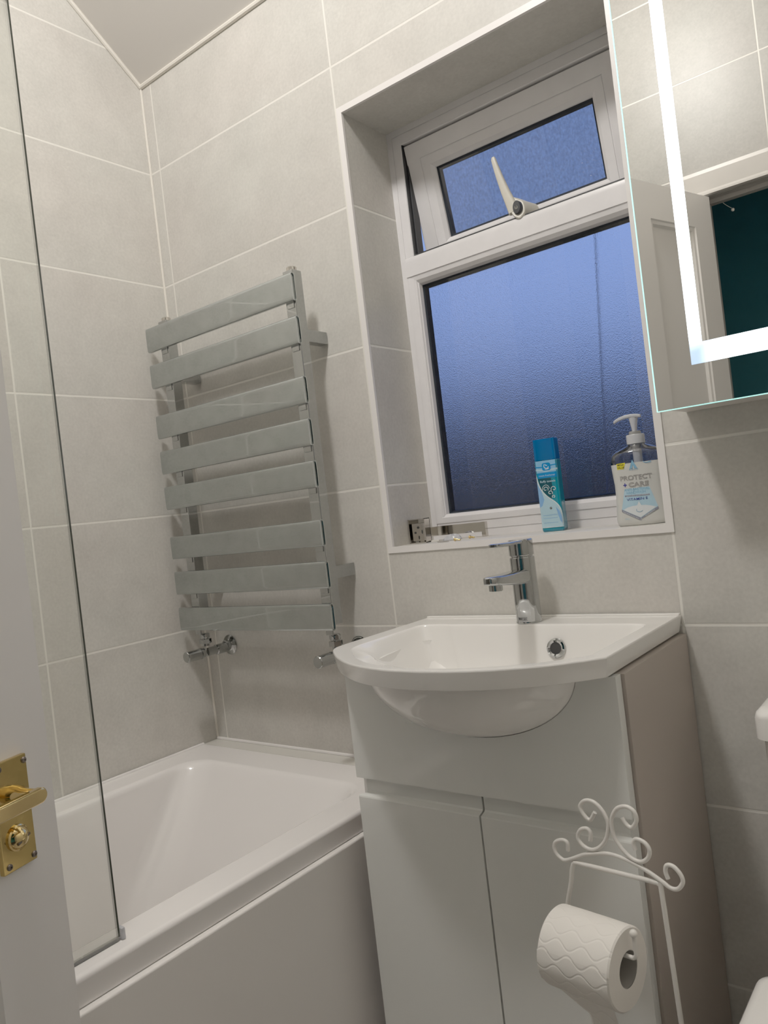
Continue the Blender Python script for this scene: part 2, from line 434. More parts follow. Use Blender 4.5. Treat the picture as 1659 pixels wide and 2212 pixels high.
# ------------------------------------------------------------------ window
win = thing('window_1', 'white plastic window with frosted panes and open top vent', 'window', (.95, WD, wz0))
win['kind'] = 'structure'
def rect_frame(bm, x0, x1, z0, z1, prof, mat=0, M4=None, ins=(1, 1, 1, 1)):
    """prof [(inset, y)] ; ins scales inset left,right,bottom,top"""
    loops = []
    for i, y in prof:
        pts = [(x0 + i * ins[0], y, z0 + i * ins[2]), (x1 - i * ins[1], y, z0 + i * ins[2]), (x1 - i * ins[1], y, z1 - i * ins[3]), (x0 + i * ins[0], y, z1 - i * ins[3])]
        if M4 is not None: pts = [M4 @ V(p) for p in pts]
        loops.append(ring(bm, pts))
    return bridge(bm, loops, True, mat)

bm = B()
rect_frame(bm, wx0, wx1, wz0, wz1, [(0, .194), (0, .155), (.0135, .155), (.0142, .1568), (.0152, .1568), (.0159, .155), (.0355, .155), (.037, .157), (.037, .194)])
obj('outer_frame', bm, M['upvc'], win, angle=20)
bm = B()      # transom bar
tz0, tz1 = 1.606, 1.654
pf = [(tz1, .200), (tz1, .158), (tz1 - .003, .1535), (tz1 - .014, .151), (tz0 + .003, .151), (tz0 + .0022, .1535), (tz0 + .0008, .1535), (tz0, .153), (tz0 - .008, .155), (tz0 - .015, .161), (tz0 - .018, .170), (tz0 - .018, .200)]
a = ring(bm, [(.6735, y, z) for z, y in pf]); b2 = ring(bm, [(1.2265, y, z) for z, y in pf]); bridge(bm, [a, b2], True); cap(bm, a[::-1]); cap(bm, b2)
obj('transom', bm, M['upvc'], win, angle=25)
bm = B()      # lower glazing bead
rect_frame(bm, .6735, 1.2265, 1.0440, 1.6075, [(0, .1575), (0, .1535), (.004, .1525), (.012, .154), (.0185, .160), (.0195, .172)], ins=(1.42, 1.42, 1.04, .2))
obj('glazing_bead', bm, M['upvc'], win, angle=25)
bm = B()
rect_frame(bm, .7005, 1.1995, 1.0635, 1.5885, [(0, .170), (.005, .1745), (.007, .186)])
obj('spacer_bar', bm, M['spacer'], win)
def pane(name, x0, x1, z0, z1, y, t, m, parent, M4=None):
    bm = B(); box(bm, (x0, y, z0), (x1, y + t, z1))
    if M4 is not None: bmesh.ops.transform(bm, matrix=M4, verts=bm.verts)
    return obj(name, bm, m, parent, smooth=False)
def sheet(name, x0, x1, z0, z1, y, m, parent, M4=None):
    bm = B(); quad(bm, (x0, y, z0), (x1, y, z0), (x1, y, z1), (x0, y, z1))
    if M4 is not None: bmesh.ops.transform(bm, matrix=M4, verts=bm.verts)
    return obj(name, bm, m, parent, smooth=False)
pn = sheet('lower_pane', .6990, 1.2010, 1.0620, 1.5890, .1735, M['paneg'], win)
sheet('textured_glass', .6995, 1.2005, 1.0625, 1.5885, .189, M['texg'], pn)
# top vent, hinged at its head and pushed open 10.5 degrees
HY, HZ = .1605, 1.9008
Rv = Matrix.Translation((0, HY, HZ)) @ Matrix.Rotation(math.radians(10.5), 4, 'X')
# local: z down from 0 to -.285, y 0 = inner face
sx0, sx1, sz0 = .7005, 1.1995, -.284
bm = B()
rect_frame(bm, sx0, sx1, sz0, 0, [(0, .045), (0, .001), (.001, 0), (.0355, 0), (.0362, .002), (.0372, .002), (.038, .0005), (.056, .003), (.064, .010), (.065, .018)], M4=Rv)
sash = obj('vent_sash', bm, M['upvc'], win, angle=20)
bm = B(); rect_frame(bm, sx0 + .0645, sx1 - .0645, sz0 + .0645, -.0645, [(0, .0145), (.005, .018), (.007, .028)], M4=Rv)
obj('spacer_bar', bm, M['spacer'], sash)
vp = sheet('vent_pane', sx0 + .0645, sx1 - .0645, sz0 + .0645, -.0645, .0175, M['paneg'], sash, Rv)
sheet('textured_glass', sx0 + .065, sx1 - .065, sz0 + .065, -.065, .030, M['ventg'], sash, Rv)
bm = B(); box(bm, (.6991, .168, 1.655), (.7030, .190, 1.905), .001)
obj('friction_stay', bm, M['seam'], win)
bm = B(); rect_frame(bm, .6972, 1.2028, 1.6545, 1.9088, [(0, .1572), (.0018, .1572), (.0018, .193), (0, .193)])
obj('gasket', bm, M['seam'], win)
# cockspur handle: base block on the bottom rail, blade standing up and leaning left
ha = B()
base = catmull([(.944, .158, 1.690), (.952, .152, 1.664), (.961, .150, 1.652), (.972, .151, 1.650), (.9795, .156, 1.661), (.977, .160, 1.682), (.966, .160, 1.692), (.953, .160, 1.700)], 4, True)
l0 = ring(ha, [(p.x, p.y, p.z) for p in base])
cx, cz = .963, 1.671
l1 = ring(ha, [(cx + (p.x - cx) * 1.02 + .003, .176, cz + (p.z - cz) * 1.02) for p in base])
l2 = ring(ha, [(cx + (p.x - cx) * .95 + .011, .2005, cz + (p.z - cz) * .8 + .002) for p in base])
lm = ring(ha, [(cx + (p.x - cx) * .86, p.y - .002, cz + (p.z - cz) * .86) for p in base])
bridge(ha, [lm, l0, l1, l2]); cap(ha, lm); cap(ha, l2)
hb = obj('window_handle', ha, M['handle'], sash, angle=50)
bm = B()
bl = [(.956, .158, 1.668, .0125, .008), (.949, .157, 1.690, .0105, .0075), (.9415, .155, 1.715, .0088, .007), (.934, .153, 1.745, .0072, .006), (.928, .151, 1.773, .0056, .005), (.9255, .1505, 1.786, .0050, .0045), (.9250, .1505, 1.7905, .003, .003)]
lps = []
for x, y, z, w, d in bl:
    lps.append(ring(bm, [(x + w * math.copysign(abs(math.cos(t)) ** .7, math.cos(t)), y + d * math.copysign(abs(math.sin(t)) ** .7, math.sin(t)), z + .25 * w * math.cos(t)) for t in [2 * PI * k / 16 for k in range(16)]]))
bridge(bm, lps); cap(bm, lps[0]); cap(bm, lps[-1])
obj('handle_blade', bm, M['handle'], hb, angle=60)
bm = B(); lathe(bm, [(.0001, -.0055), (.0080, -.0052), (.0090, -.0035), (.0094, .006)], (.9668, .1495, 1.6715), 'Y', 24)
for v in bm.verts: v.co.z = 1.6715 + (v.co.z - 1.6715) * 1.55
obj('lock_surround', bm, M['seam'], hb)
bm = B(); lathe(bm, [(.0001, -.001), (.0040, -.001), (.0046, 0), (.0046, .003)], (.9668, .1441, 1.6705), 'Y', 20)
box(bm, (.9661, .1427, 1.6702), (.9675, .1441, 1.675), mat=1)
obj('lock_barrel', bm, [M['chrome'], M['dark']], hb)

bm = B(); tube(bm, [(1.0940, .215, 1.600), (1.0480, .215, .95)], .0013, 8)  # thin leaning tube that draws a dark line behind the lower pane
M['streak'] = pmat('dusk_grey_streak', (.10, .13, .24), .6)
o = obj('dark_streak', bm, M['streak']); tag(o, 'thin dark vertical cable behind the frosted lower window pane', 'streak')

# ------------------------------------------------------------------ bath
bath = thing('bathtub', 'white acrylic bath along the left tiled wall under the towel rail', 'bathtub', (.35, -.8, 0))
zb = .540
bx0, bx1, by0, by1 = .004, .697, -1.598, -.0515
def lerp(a, b, t): return a + (b - a) * t
def rloop(x0, y0, x1, y1, r, z, n=8): return [(x, y, z) for x, y in rrect(x0, y0, x1, y1, r, n)]
bm = B(); L_ = []
def bl_(x0, y0, x1, y1, r, z): L_.append(ring(bm, rloop(x0, y0, x1, y1, r, z)))
bl_(bx0, by0, bx1 - .004, by1, .003, .4996)
bl_(bx0, by0, bx1, by1, .003, .5008)
bl_(bx0, by0, bx1 + .001, by1, .003, .5315)
bl_(bx0, by0, bx1 - .0002, by1, .003, .5360)
bl_(bx0, by0, bx1 - .0030, by1, .004, .5390)
bl_(bx0, by0, bx1 - .0075, by1, .005, .540)
bl_(.076, -1.49, .634, -.132, .062, .540)
bl_(.082, -1.485, .628, -.138, .063, .5385)
bl_(.087, -1.48, .623, -.144, .064, .534)
bl_(.090, -1.475, .620, -.150, .066, .526)
for t, in [(.1,), (.25,), (.45,), (.65,), (.82,)]:
    z = lerp(.52, .20, t)
    bl_(lerp(.092, .150, t), lerp(-1.47, -1.36, t), lerp(.618, .560, t), lerp(-.154, -.425, t), lerp(.068, .10, t), z)
bl_(.155, -1.33, .555, -.455, .10, .172)
bl_(.175, -1.30, .535, -.49, .09, .155)
bl_(.20, -1.27, .51, -.53, .08, .150)
bridge(bm, L_); cap(bm, L_[-1])
obj('tub', bm, M['acrylic'], bath, angle=60)
bm = B()
prism(bm, [(.684, .012), (.684, .496), (.686, .499), (.7048, .499), (.7068, .4975), (.7075, .495), (.7075, .012)], lambda x, z: V((x, -1.6, z)), lambda x, z: V((x, -.052, z)))
obj('side_panel', bm, M['panel'], bath, angle=40)
bm = B(); tube(bm, [(.0058, -.053, .5405), (.0058, -1.59, .5405)], .0045, 8)
obj('sealant', bm, M['trimw'], bath)

# ------------------------------------------------------------------ shower screen on the bath rim
scr = thing('shower_screen', 'clear glass shower screen standing on the near half of the bath rim', 'shower screen', (.667, -1.1, zb))
bm = B(); box(bm, (.6645, -1.560, .5455), (.6695, -.7345, 1.99))
obj('glass_panel', bm, M['screen'], scr, smooth=False)
bm = B(); box(bm, (.6645, -.7343, .5455), (.6695, -.7318, 1.99))
obj('glass_edge', bm, M['gedge'], scr, smooth=False)
bm = B(); box(bm, (.6640, -1.560, .5405), (.6705, -.7335, .5450), .001)
obj('bottom_seal', bm, M['seal'], scr)
bm = B(); box(bm, (.6600, -.7312, .5405), (.6740, -.7250, .5570), .002)
obj('seal_end', bm, M['poly'], scr)
bm = B(); box(bm, (.655, -1.605, .545), (.680, -1.562, 1.995), .003)
obj('wall_profile', bm, M['alu'], scr)

# ------------------------------------------------------------------ towel radiator
rad = thing('towel_radiator', 'chrome ladder towel radiator with eight flat bars above the bath', 'towel radiator', (.3, 0, .86))
slats = [(1.613, 1.553), (1.5205, 1.461), (1.392, 1.334), (1.302, 1.244), (1.212, 1.154), (1.0855, 1.029), (.997, .939), (.906, .8485)]
x0s, x1s, yc_, th_ = .0405, .5555, -.1005, .013
for zt, zl in slats:
    bm = B(); zc, hh = (zt + zl) / 2, (zt - zl) / 2
    sec = []
    for k in range(28):
        a = 2 * PI * k / 28
        e = .42
        sec.append((math.copysign(abs(math.cos(a)) ** e, math.cos(a)) * th_ / 2, math.copysign(abs(math.sin(a)) ** .3, math.sin(a)) * hh))
    A = ring(bm, [(x0s, yc_ + p, zc + q) for p, q in sec]); Bq = ring(bm, [(x1s, yc_ + p, zc + q) for p, q in sec])
    A2 = ring(bm, [(x0s, yc_ + p * .7, zc + q * .95) for p, q in sec]); B2 = ring(bm, [(x1s, yc_ + p * .7, zc + q * .95) for p, q in sec])
    A3 = ring(bm, [(x0s + .003, yc_ + p * .66, zc + q * .94) for p, q in sec]); B3 = ring(bm, [(x1s - .003, yc_ + p * .66, zc + q * .94) for p, q in sec])
    bridge(bm, [A3, A2, A, Bq, B2, B3]); cap(bm, A3); cap(bm, B3)
    sl = obj('towel_bar', bm, M['slat'], rad, angle=50)
    for xx in (.0925, .5352):
        bm = B(); box(bm, (xx - .010, -.0955, zl - .012), (xx + .010, -.0915, zl + .02), .001)
        obj('bar_joint', bm, M['chrome'], sl)
for xa, xb in ((.077, .1075), (.5205, .5500)):
    bm = B(); box(bm, (xa, -.0935, .8585), (xb, -.065, 1.6235), .0018, 2)
    up = obj('upright', bm, M['chrome'], rad)
    bm = B(); lathe(bm, [(.0115, 0), (.0115, .0075), (.0100, .0092), (.0001, .0095)], ((xa + xb) / 2, -.079, 1.6235), seg=28)
    obj('end_cap', bm, M['steel'], up)
    for zz in (1.484, .9685):
        bm = B(); box(bm, (xa + .003, -.0655, zz - .0135), (xb - .003, -.0015, zz + .0135), .001)
        obj('wall_bracket', bm, M['chrome'], rad)
for xc in (.0960, .5352):
    yv, zv = -.079, .789
    bm = B()      # angled valve: nut below the upright, body running from wall flange to handwheel
    lathe(bm, [(.0085, -.029), (.0085, -.006)], (xc, yv, zv + .045), seg=24)
    lathe(bm, [(.0112, 0), (.0155, .0005), (.0155, .0115), (.0112, .012)], (xc, yv, zv + .022), seg=6)
    lathe(bm, [(.0115, 0), (.0125, .002), (.0125, .010), (.010, .012)], (xc, yv, zv + .036), seg=24)
    lathe(bm, [(.0105, -.079), (.0105, -.050), (.0130, -.048), (.0130, -.020), (.0115, -.018), (.0115, .012)], (xc, 0, zv), 'Y', 24, capends=True)
    # remap: axis Y from wall (0) to body (-.09)
    vb = obj('radiator_valve', bm, M['chrome'], rad, angle=30)
    bm = B(); lathe(bm, [(.0001, -.142), (.0120, -.142), (.0132, -.1405), (.0132, -.102), (.0118, -.100), (.0118, -.088)], (xc, 0, zv), 'Y', 28)
    lathe(bm, [(.0136, -.0995), (.0136, -.096)], (xc, 0, zv), 'Y', 28)
    obj('handwheel', bm, M['chrome'], vb, angle=30)
    bm = B(); lathe(bm, [(.0255, -.0012), (.0255, -.003), (.022, -.006), (.0165, -.0075), (.014, -.010), (.014, -.018), (.0110, -.019)], (xc, 0, zv + .003), 'Y', 36, capends=False)
    obj('wall_flange', bm, M['chrome'], vb, angle=30)

# ------------------------------------------------------------------ vanity unit
van = thing('vanity_unit', 'white gloss vanity cabinet with taupe side under the basin', 'cabinet', (1.0, -.15, 0))
vx0, vx1, vyf, vyb, vzt = .755, 1.2475, -.305, -.004, .8262
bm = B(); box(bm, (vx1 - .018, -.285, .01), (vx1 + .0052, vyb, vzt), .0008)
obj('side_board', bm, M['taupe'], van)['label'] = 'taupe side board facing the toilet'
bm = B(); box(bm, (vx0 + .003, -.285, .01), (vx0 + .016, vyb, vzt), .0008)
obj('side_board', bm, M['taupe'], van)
bm = B(); box(bm, (vx0 + .021, -.285, .13), (vx1 - .018, vyb, .148)); obj('shelf_base', bm, M['gloss'], van)
bm = B(); box(bm, (vx0 + .021, -.020, .148), (vx1 - .018, -.005, .70)); obj('back_board', bm, M['gloss'], van)
bm = B(); box(bm, (vx0 + .021, -.255, .01), (vx1 - .018, -.240, .12)); obj('plinth', bm, M['gloss'], van)
bm = B(); box(bm, (vx0 + .021, -.276, .560), (vx1 - .018, -.262, .66)); obj('front_rail', bm, M['gloss'], van)
# fixed front board, cut out round the bowl
bcx, bcy, bcz, bax, bay, baz = 1.0, -.25, .8305, .202, .155, .1145
def half_at(y): return math.sqrt(max(0, 1 - ((y - bcy) / bay) ** 2))
s_ = half_at(vyf) + .006; s2_ = half_at(-.2865) + .006
bm = B(); N_ = 40
xs = [vx0] + [bcx + bax * s_ * math.cos(PI - PI * k / N_) for k in range(N_ + 1)] + [vx1]
low = .6305
arc = [(bcx + bax * s_ * math.cos(PI - PI * k / N_), bcz - baz * s_ * math.sin(PI * k / N_)) for k in range(N_ + 1)]
arc = [(x, min(z, vzt)) for x, z in arc]
top = [(vx0, vzt)] + arc + [(vx1, vzt)]
for yy, fl in ((vyf, 1), (-.2865, 0)):
    pass
tb = lambda x, z: (bcx + (x - bcx) * s2_ / s_, bcz + (z - bcz) * s2_ / s_)
top2 = [top[0]] + [(tb(*p)[0], min(tb(*p)[1], vzt)) for p in top[1:-1]] + [top[-1]]
F0 = [bm.verts.new((x, vyf, z)) for x, z in top]; F1 = [bm.verts.new((x, vyf, low)) for x, z in top]
K0 = [bm.verts.new((x, -.2865, z)) for x, z in top2]; K1 = [bm.verts.new((x, -.2865, low)) for x, z in top2]
for i in range(len(top) - 1):
    for q in ((F0[i], F1[i], F1[i + 1], F0[i + 1]), (K0[i], K0[i + 1], K1[i + 1], K1[i]), (F0[i], F0[i + 1], K0[i + 1], K0[i]), (F1[i], K1[i], K1[i + 1], F1[i + 1])):
        bm.faces.new(q)
bm.faces.new((F0[0], K0[0], K1[0], F1[0])); bm.faces.new((F0[-1], F1[-1], K1[-1], K0[-1]))
obj('front_board', bm, M['gloss'], van, smooth=False)
# two doors with a finger recess rebated along the top edge
for xa, xb in ((vx0, 1.0000), (1.0035, vx1)):
    bm = B()
    pr = [(vyf + .0008, .14), (vyf, .141), (vyf, .5965), (vyf + .001, .5985), (vyf + .0035, .5992), (-.2935, .6015), (-.2915, .604), (-.2915, .627), (-.2865, .628), (-.2865, .14)]
    a = ring(bm, [(xa, y, z) for y, z in pr]); b2 = ring(bm, [(xb, y, z) for y, z in pr])
    # set the rebated tongue in a little at the outer side
    for lp, sgn in ((a, 1), (b2, -1)):
        if (sgn == 1 and xa < .9) or (sgn == -1 and xb > 1.1):
            for v in lp[5:8]: v.co.x += sgn * .010
    bridge(bm, [a, b2]); cap(bm, a[::-1]); cap(bm, b2)
    d_ = obj('door', bm, M['gloss'], van, angle=12)
bm = B(); box(bm, (.9985, -.2865, .150), (1.005, -.2862, .627)); obj('door_gap', bm, M['dark'], van)

# ------------------------------------------------------------------ washbasin
bas = thing('washbasin', 'white bow-fronted ceramic washbasin on the vanity cabinet', 'washbasin', (.99, -.2, .824))
out_pts = [(1.2480, -.002), (1.2480, -.318)]
rc = .006
# bowed front: from right corner to left corner
front = catmull([(1.2472, -.3235, 0), (1.2209, -.3500, 0), (1.1867, -.3790, 0), (1.135, -.4085, 0), (1.0771, -.4290, 0), (1.0086, -.4390, 0), (.940, -.4355, 0), (.869, -.4130, 0), (.8057, -.3740, 0), (.766, -.340, 0), (.7460, -.318, 0), (.7370, -.298, 0), (.7340, -.270, 0)], 5)
outline = [(1.2480, -.002), (1.2480, -.16), (1.2480, -.318)] + [(p.x, p.y) for p in front] + [(.7340, -.15), (.7340, -.002)]
BC = V((.992, -.21))
def polar(poly, ang, c=BC):
    d = V((math.cos(ang), math.sin(ang))); best = 0
    n = len(poly)
    for i in range(n):
        a = V(poly[i]) - c; b = V(poly[(i + 1) % n]) - c; e = b - a
        den = d.x * e.y - d.y * e.x
        if abs(den) < 1e-12: continue
        t = (a.x * e.y - a.y * e.x) / den; s = (a.x * d.y - a.y * d.x) / den
        if t > 0 and -1e-6 <= s <= 1 + 1e-6: best = max(best, t)
    return best
angs = sorted(set([round(2 * PI * k / 180 - PI, 6) for k in range(180)] + [round(math.atan2(y - BC.y, x - BC.x), 6) for x, y in ((1.248, -.002), (.734, -.002), (1.248, -.318), (1.2472, -.3235))]))
def inset_poly(dx0, dx1, yb, dfront, rnd):
    """bowl opening: flat back at y=yb, bowed front set in by dfront"""
    pts = []
    for x, y in outline:
        nx = .992 + (x - .992) * ((1.248 - .992 - (dx1 if x > .992 else dx0)) / (1.248 - .992))
        ny = min(y + dfront * max(0, (-y - .2) / .24) if y < -.2 else y, yb)
        pts.append((nx, ny))
    return pts
def smooth_loop(rs, k):
    n = len(rs)
    for _ in range(k): rs = [(rs[i - 1] + 2 * rs[i] + rs[(i + 1) % n]) / 4 for i in range(n)]
    return rs
r_out = [polar(outline, a) for a in angs]
def Lp(bm, rs, z, c=BC): return ring(bm, [(c.x + r * math.cos(a), c.y + r * math.sin(a), z if not callable(z) else z(c.y + r * math.sin(a))) for r, a in zip(rs, angs)])
bm = B(); LL = []
# underside belly (goes through the cut-out in the front board)
def ell(k): 
    o = []
    for a in angs:
        x, y = math.cos(a), math.sin(a)
        # ellipse about its own centre, sampled from its centre
        px_, py_ = bcx + bax * k * x, bcy + bay * k * y
        if y > 0:      # behind the front board the shell widens to clear the inner bowl
            f_ = min(1, y * 3)
            qx = .993 + .2190 * k * math.copysign(abs(x) ** .35, x); qy = bcy + .178 * k * abs(y) ** .35
            px_, py_ = px_ + (qx - px_) * f_, py_ + (qy - py_) * f_
        o.append((px_, py_))
    return o
for t in [88, 82] + list(range(76, -1, -4)):
    k = math.cos(math.radians(t)); z = bcz - baz * math.sin(math.radians(t))
    LL.append(ring(bm, [(x, y, z if t else .8295) for x, y in ell(max(k, .02))]))
cap(bm, LL[0][::-1])
LL.append(Lp(bm, [r * .962 for r in r_out], .8295))
LL.append(Lp(bm, [r * .974 for r in r_out], .8290))
LL.append(Lp(bm, [r * .978 for r in r_out], .8298))
LL.append(Lp(bm, [r * .9975 for r in r_out], .8548))
LL.append(Lp(bm, [r * .9970 for r in r_out], .8568))
LL.append(Lp(bm, [r * .993 for r in r_out], .8580))
r1 = smooth_loop([polar(inset_poly(.036, .026, -.082, .016, 0), a) for a in angs], 2)
LL.append(Lp(bm, r1, .8578))
LL.append(Lp(bm, [r * .990 for r in r1], .8570))
LL.append(Lp(bm, [r * .978 for r in r1], .8540))
# deep part: steep back and sides, front falling back inside the belly
def inner_poly(x0, x1, yb, cyy, sx, sy):
    pts = [(x1, yb), (x1, cyy)]
    for k in range(1, 30):
        a = -PI * k / 30; pts.append((.993 + sx * math.cos(a), cyy + sy * math.sin(a)))
    return pts + [(x0, cyy), (x0, yb)]
r2 = smooth_loop([polar(inner_poly(.808, 1.178, -.104, -.205, .180, .128), a) for a in angs], 3)
r3 = smooth_loop([polar(inner_poly(.84, 1.146, -.135, -.205, .140, .095), a) for a in angs], 8)
for t in (.06, .15, .28, .42, .6, .8, 1.0):
    LL.append(Lp(bm, [lerp(a_ * .972, b_, t ** (1 - .68 * max(.05, min(1, -2.4 * math.sin(g) - .1)))) for a_, b_, g in zip(r1, r2, angs)], lerp(.851, .776, t)))
for t in (.3, .6, .85, 1.0):
    LL.append(Lp(bm, [lerp(a_, b_, t) for a_, b_ in zip(r2, r3)], .776 - .034 * math.sin(t * PI / 2)))
for k, z in ((.7, .738), (.45, .7365), (.12, .736)):
    LL.append(Lp(bm, smooth_loop([r * k for r in r3], 10), z))
bridge(bm, LL); cap(bm, LL[-1])
obj('bowl', bm, M['ceramic'], bas, angle=42)
# slim raised lip along the wall
bm = B(); box(bm, (.7350, -.0125, .8575), (1.2470, -.0025, .8610), .0014)
obj('back_lip', bm, M['ceramic'], bas)
bm = B(); Rt = Matrix.Rotation(math.radians(-12), 3, 'X')
lathe(bm, [(.0098, .004), (.0105, -.0025), (.0135, -.0040), (.0165, -.0030), (.0175, .0)], (1.0600, -.0955, .8180), 'Y', 32, capends=False, R=Rt)
ov = obj('overflow_ring', bm, M['chrome'], bas)
bm = B(); lathe(bm, [(.0001, -.0018), (.0108, -.0018)], (1.0600, -.0955, .8180), 'Y', 32, capends=False, R=Rt)
obj('overflow_hole', bm, M['dark'], ov)
bm = B(); lathe(bm, [(.0001, .001), (.028, .001), (.031, 0)], (.992, -.21, .7368), seg=32, capends=False); obj('waste', bm, M['chrome'], bas)

# ------------------------------------------------------------------ basin tap
tx, tyy, tz = .9962, -.0610, .8581
tap = thing('basin_tap', 'chrome single lever mixer tap at the back of the basin', 'tap', (tx, tyy, tz))
bm = B(); R0 = .0226
lathe(bm, [(R0 + .0006, .0), (R0 + .0006, .002), (R0, .0035), (R0, .060), (R0 - .0002, .1165), (R0 - .0012, .1180)], (tx, tyy, tz), seg=48)
obj('body', bm, M['chrome'], tap)
bm = B(); lathe(bm, [(R0 - .0028, .1178), (R0 - .0028, .1205), (R0 - .0008, .1212), (R0 - .0003, .1225), (R0 - .0003, .1480), (R0 - .0022, .1500), (.001, .1506)], (tx, tyy, tz), seg=48)
hd = obj('lever_head', bm, M['chrome'], tap)
def slab(bm, sec, stations):
    """sec: unit rounded section in (x,z); stations (y, xc, zc, hw, hh)"""
    lps = []
    for y, xc, zc, hw, hh in stations:
        lps.append(ring(bm, [(xc + hw * p, y, zc + hh * q) for p, q in sec]))
    bridge(bm, lps); cap(bm, lps[0][::-1]); cap(bm, lps[-1])
sec = []
for k in range(24):
    a = 2 * PI * k / 24; sec.append((math.copysign(abs(math.cos(a)) ** .45, math.cos(a)), math.copysign(abs(math.sin(a)) ** .45, math.sin(a))))
def rz(z): return tz + z
bm = B()      # flat lever pointing at the room
slab(bm, sec, [(tyy + .004, tx, rz(.1462), .0135, .0030), (-.080, tx, rz(.1462), .0145, .0030), (-.120, tx, rz(.1468), .0135, .0032), (-.147, tx, rz(.1476), .0122, .0034), (-.157, tx, rz(.1480), .0095, .0032), (-.1605, tx, rz(.1480), .005, .0022)])
obj('lever', bm, M['chrome'], hd, angle=40)
bm = B()      # flat spout
slab(bm, sec, [(tyy - .010, tx, rz(.0845), .0185, .0130), (-.095, tx, rz(.0850), .0180, .0125), (-.135, tx, rz(.0870), .0172, .0105), (-.170, tx, rz(.0895), .0166, .0085), (-.181, tx, rz(.0902), .0140, .0078), (-.1880, tx, rz(.0906), .0085, .0064), (-.1900, tx, rz(.0906), .004, .004)])
sp_ = obj('spout', bm, M['chrome'], tap, angle=40)
bm = B(); lathe(bm, [(.0105, 0), (.0118, .001), (.0118, .012)], (tx, -.1655, rz(.0715)), seg=28); obj('aerator', bm, M['chrome'], sp_)
bm = B(); lathe(bm, [(.0001, -.0002), (.0095, -.0002)], (tx, -.1655, rz(.0715)), seg=28, capends=False); obj('outlet', bm, M['dark'], sp_)

def text_bm(s, h, w=None, bold=0.):
    """text as flat triangles in (u,z), centred, cap height about h, optional total width"""
    cu = bpy.data.curves.new('lettering', 'FONT'); cu.body = s; cu.align_x = 'CENTER'; cu.size = 1.0; cu.offset = bold
    cu.resolution_u = 3
    o = bpy.data.objects.new('lettering_tmp', cu); COL.objects.link(o)
    dg = bpy.context.evaluated_depsgraph_get(); dg.update()
    me = o.evaluated_get(dg).to_mesh()
    bm = B(); bm.from_mesh(me)
    o.evaluated_get(dg).to_mesh_clear()
    bpy.data.objects.remove(o); bpy.data.curves.remove(cu)
    if not bm.verts: return bm
    xs = [v.co.x for v in bm.verts]; ys = [v.co.y for v in bm.verts]
    cx = (min(xs) + max(xs)) / 2; y0, y1 = min(ys), max(ys)
    sy = h / (y1 - y0); sx = (w / (max(xs) - min(xs))) if w else sy
    for v in bm.verts: v.co = V(((v.co.x - cx) * sx, 0, (v.co.y - y0) * sy))
    return bm
def put(dst, src, fn, mat):
    """append src mesh verts mapped by fn(u,z)->Vector"""
    mp = {v: dst.verts.new(fn(v.co.x, v.co.z)) for v in src.verts}
    for f in src.faces:
        try: g = dst.faces.new([mp[v] for v in f.verts]); g.material_index = mat
        except ValueError: pass
    src.free()

bm = B()
def tapsurf(off):
    return lambda u, z: V((tx + (R0 + off) * math.sin(u / R0), tyy - (R0 + off) * math.cos(u / R0), z))
ru = math.radians(-4) * R0
t_ = text_bm('BRISTAN', .0034, .0175, .02)
put(bm, t_, lambda u, z: tapsurf(.0003)(u + ru, z + rz(.0070)), 0)
for zz in (.0054, .0112):
    q = B(); 
    for k in range(8):
        u0 = -.0095 + .019 * k / 8; u1 = u0 + .019 / 8
        vs = [q.verts.new((u, 0, z)) for u, z in ((u0, 0), (u1, 0), (u1, .0005), (u0, .0005))]; q.faces.new(vs)
    put(bm, q, lambda u, z, zz=zz: tapsurf(.0003)(u + ru, z + rz(zz)), 0)
obj('maker_lettering', bm, M['p_blk'], tap, smooth=False, normals=False)

# ------------------------------------------------------------------ mirror cabinet with LED band
YM = -.125; mx0, mx1, mz0, mz1 = 1.2865, 1.7865, 1.1868, 1.8868
mir = thing('mirror_cabinet', 'wall mirror cabinet with glowing LED border right of the window', 'mirror cabinet', (1.54, 0, 1.187))
bm = B(); box(bm, (1.293, -.119, 1.1895), (1.780, -.0015, 1.884), .001)
obj('cabinet_box', bm, M['white_m'], mir)
bm = B(); quad(bm, (mx0 + .002, YM, mz0 + .0012), (mx1 - .002, YM, mz0 + .0012), (mx1 - .002, YM, mz1 - .0012), (mx0 + .002, YM, mz1 - .0012))
quad(bm, (mx0 + .002, -.1195, mz0 + .0012), (mx1 - .002, -.1195, mz0 + .0012), (mx1 - .002, -.1195, mz1 - .0012), (mx0 + .002, -.1195, mz1 - .0012))
me_ = obj('mirror_door', bm, M['mirror'], mir, smooth=False)
bm = B(); rect_frame(bm, mx0, mx1, mz0, mz1, [(.002, -.1195), (0, -.1195), (0, YM), (.0018, YM - .0004), (.002, YM)], ins=(1, 1, .6, .6))
obj('glass_edge', bm, M['edgeg'], me_, smooth=False)
bm = B(); lx0, lx1, lz0, lz1 = 1.3447, 1.7283, 1.2470, 1.8266; wv, wh = .0180, .0305
yl = YM - .0006
def lq(x0, x1, z0, z1): quad(bm, (x0, yl, z0), (x1, yl, z0), (x1, yl, z1), (x0, yl, z1))
lq(lx0, lx0 + wv, lz0, lz1); lq(lx1 - wv, lx1, lz0, lz1); lq(lx0 + wv, lx1 - wv, lz0, lz0 + wh); lq(lx0 + wv, lx1 - wv, lz1 - wh, lz1)
bmesh.ops.remove_doubles(bm, verts=bm.verts, dist=1e-6)
obj('led_band', bm, M['led'], me_, smooth=False)

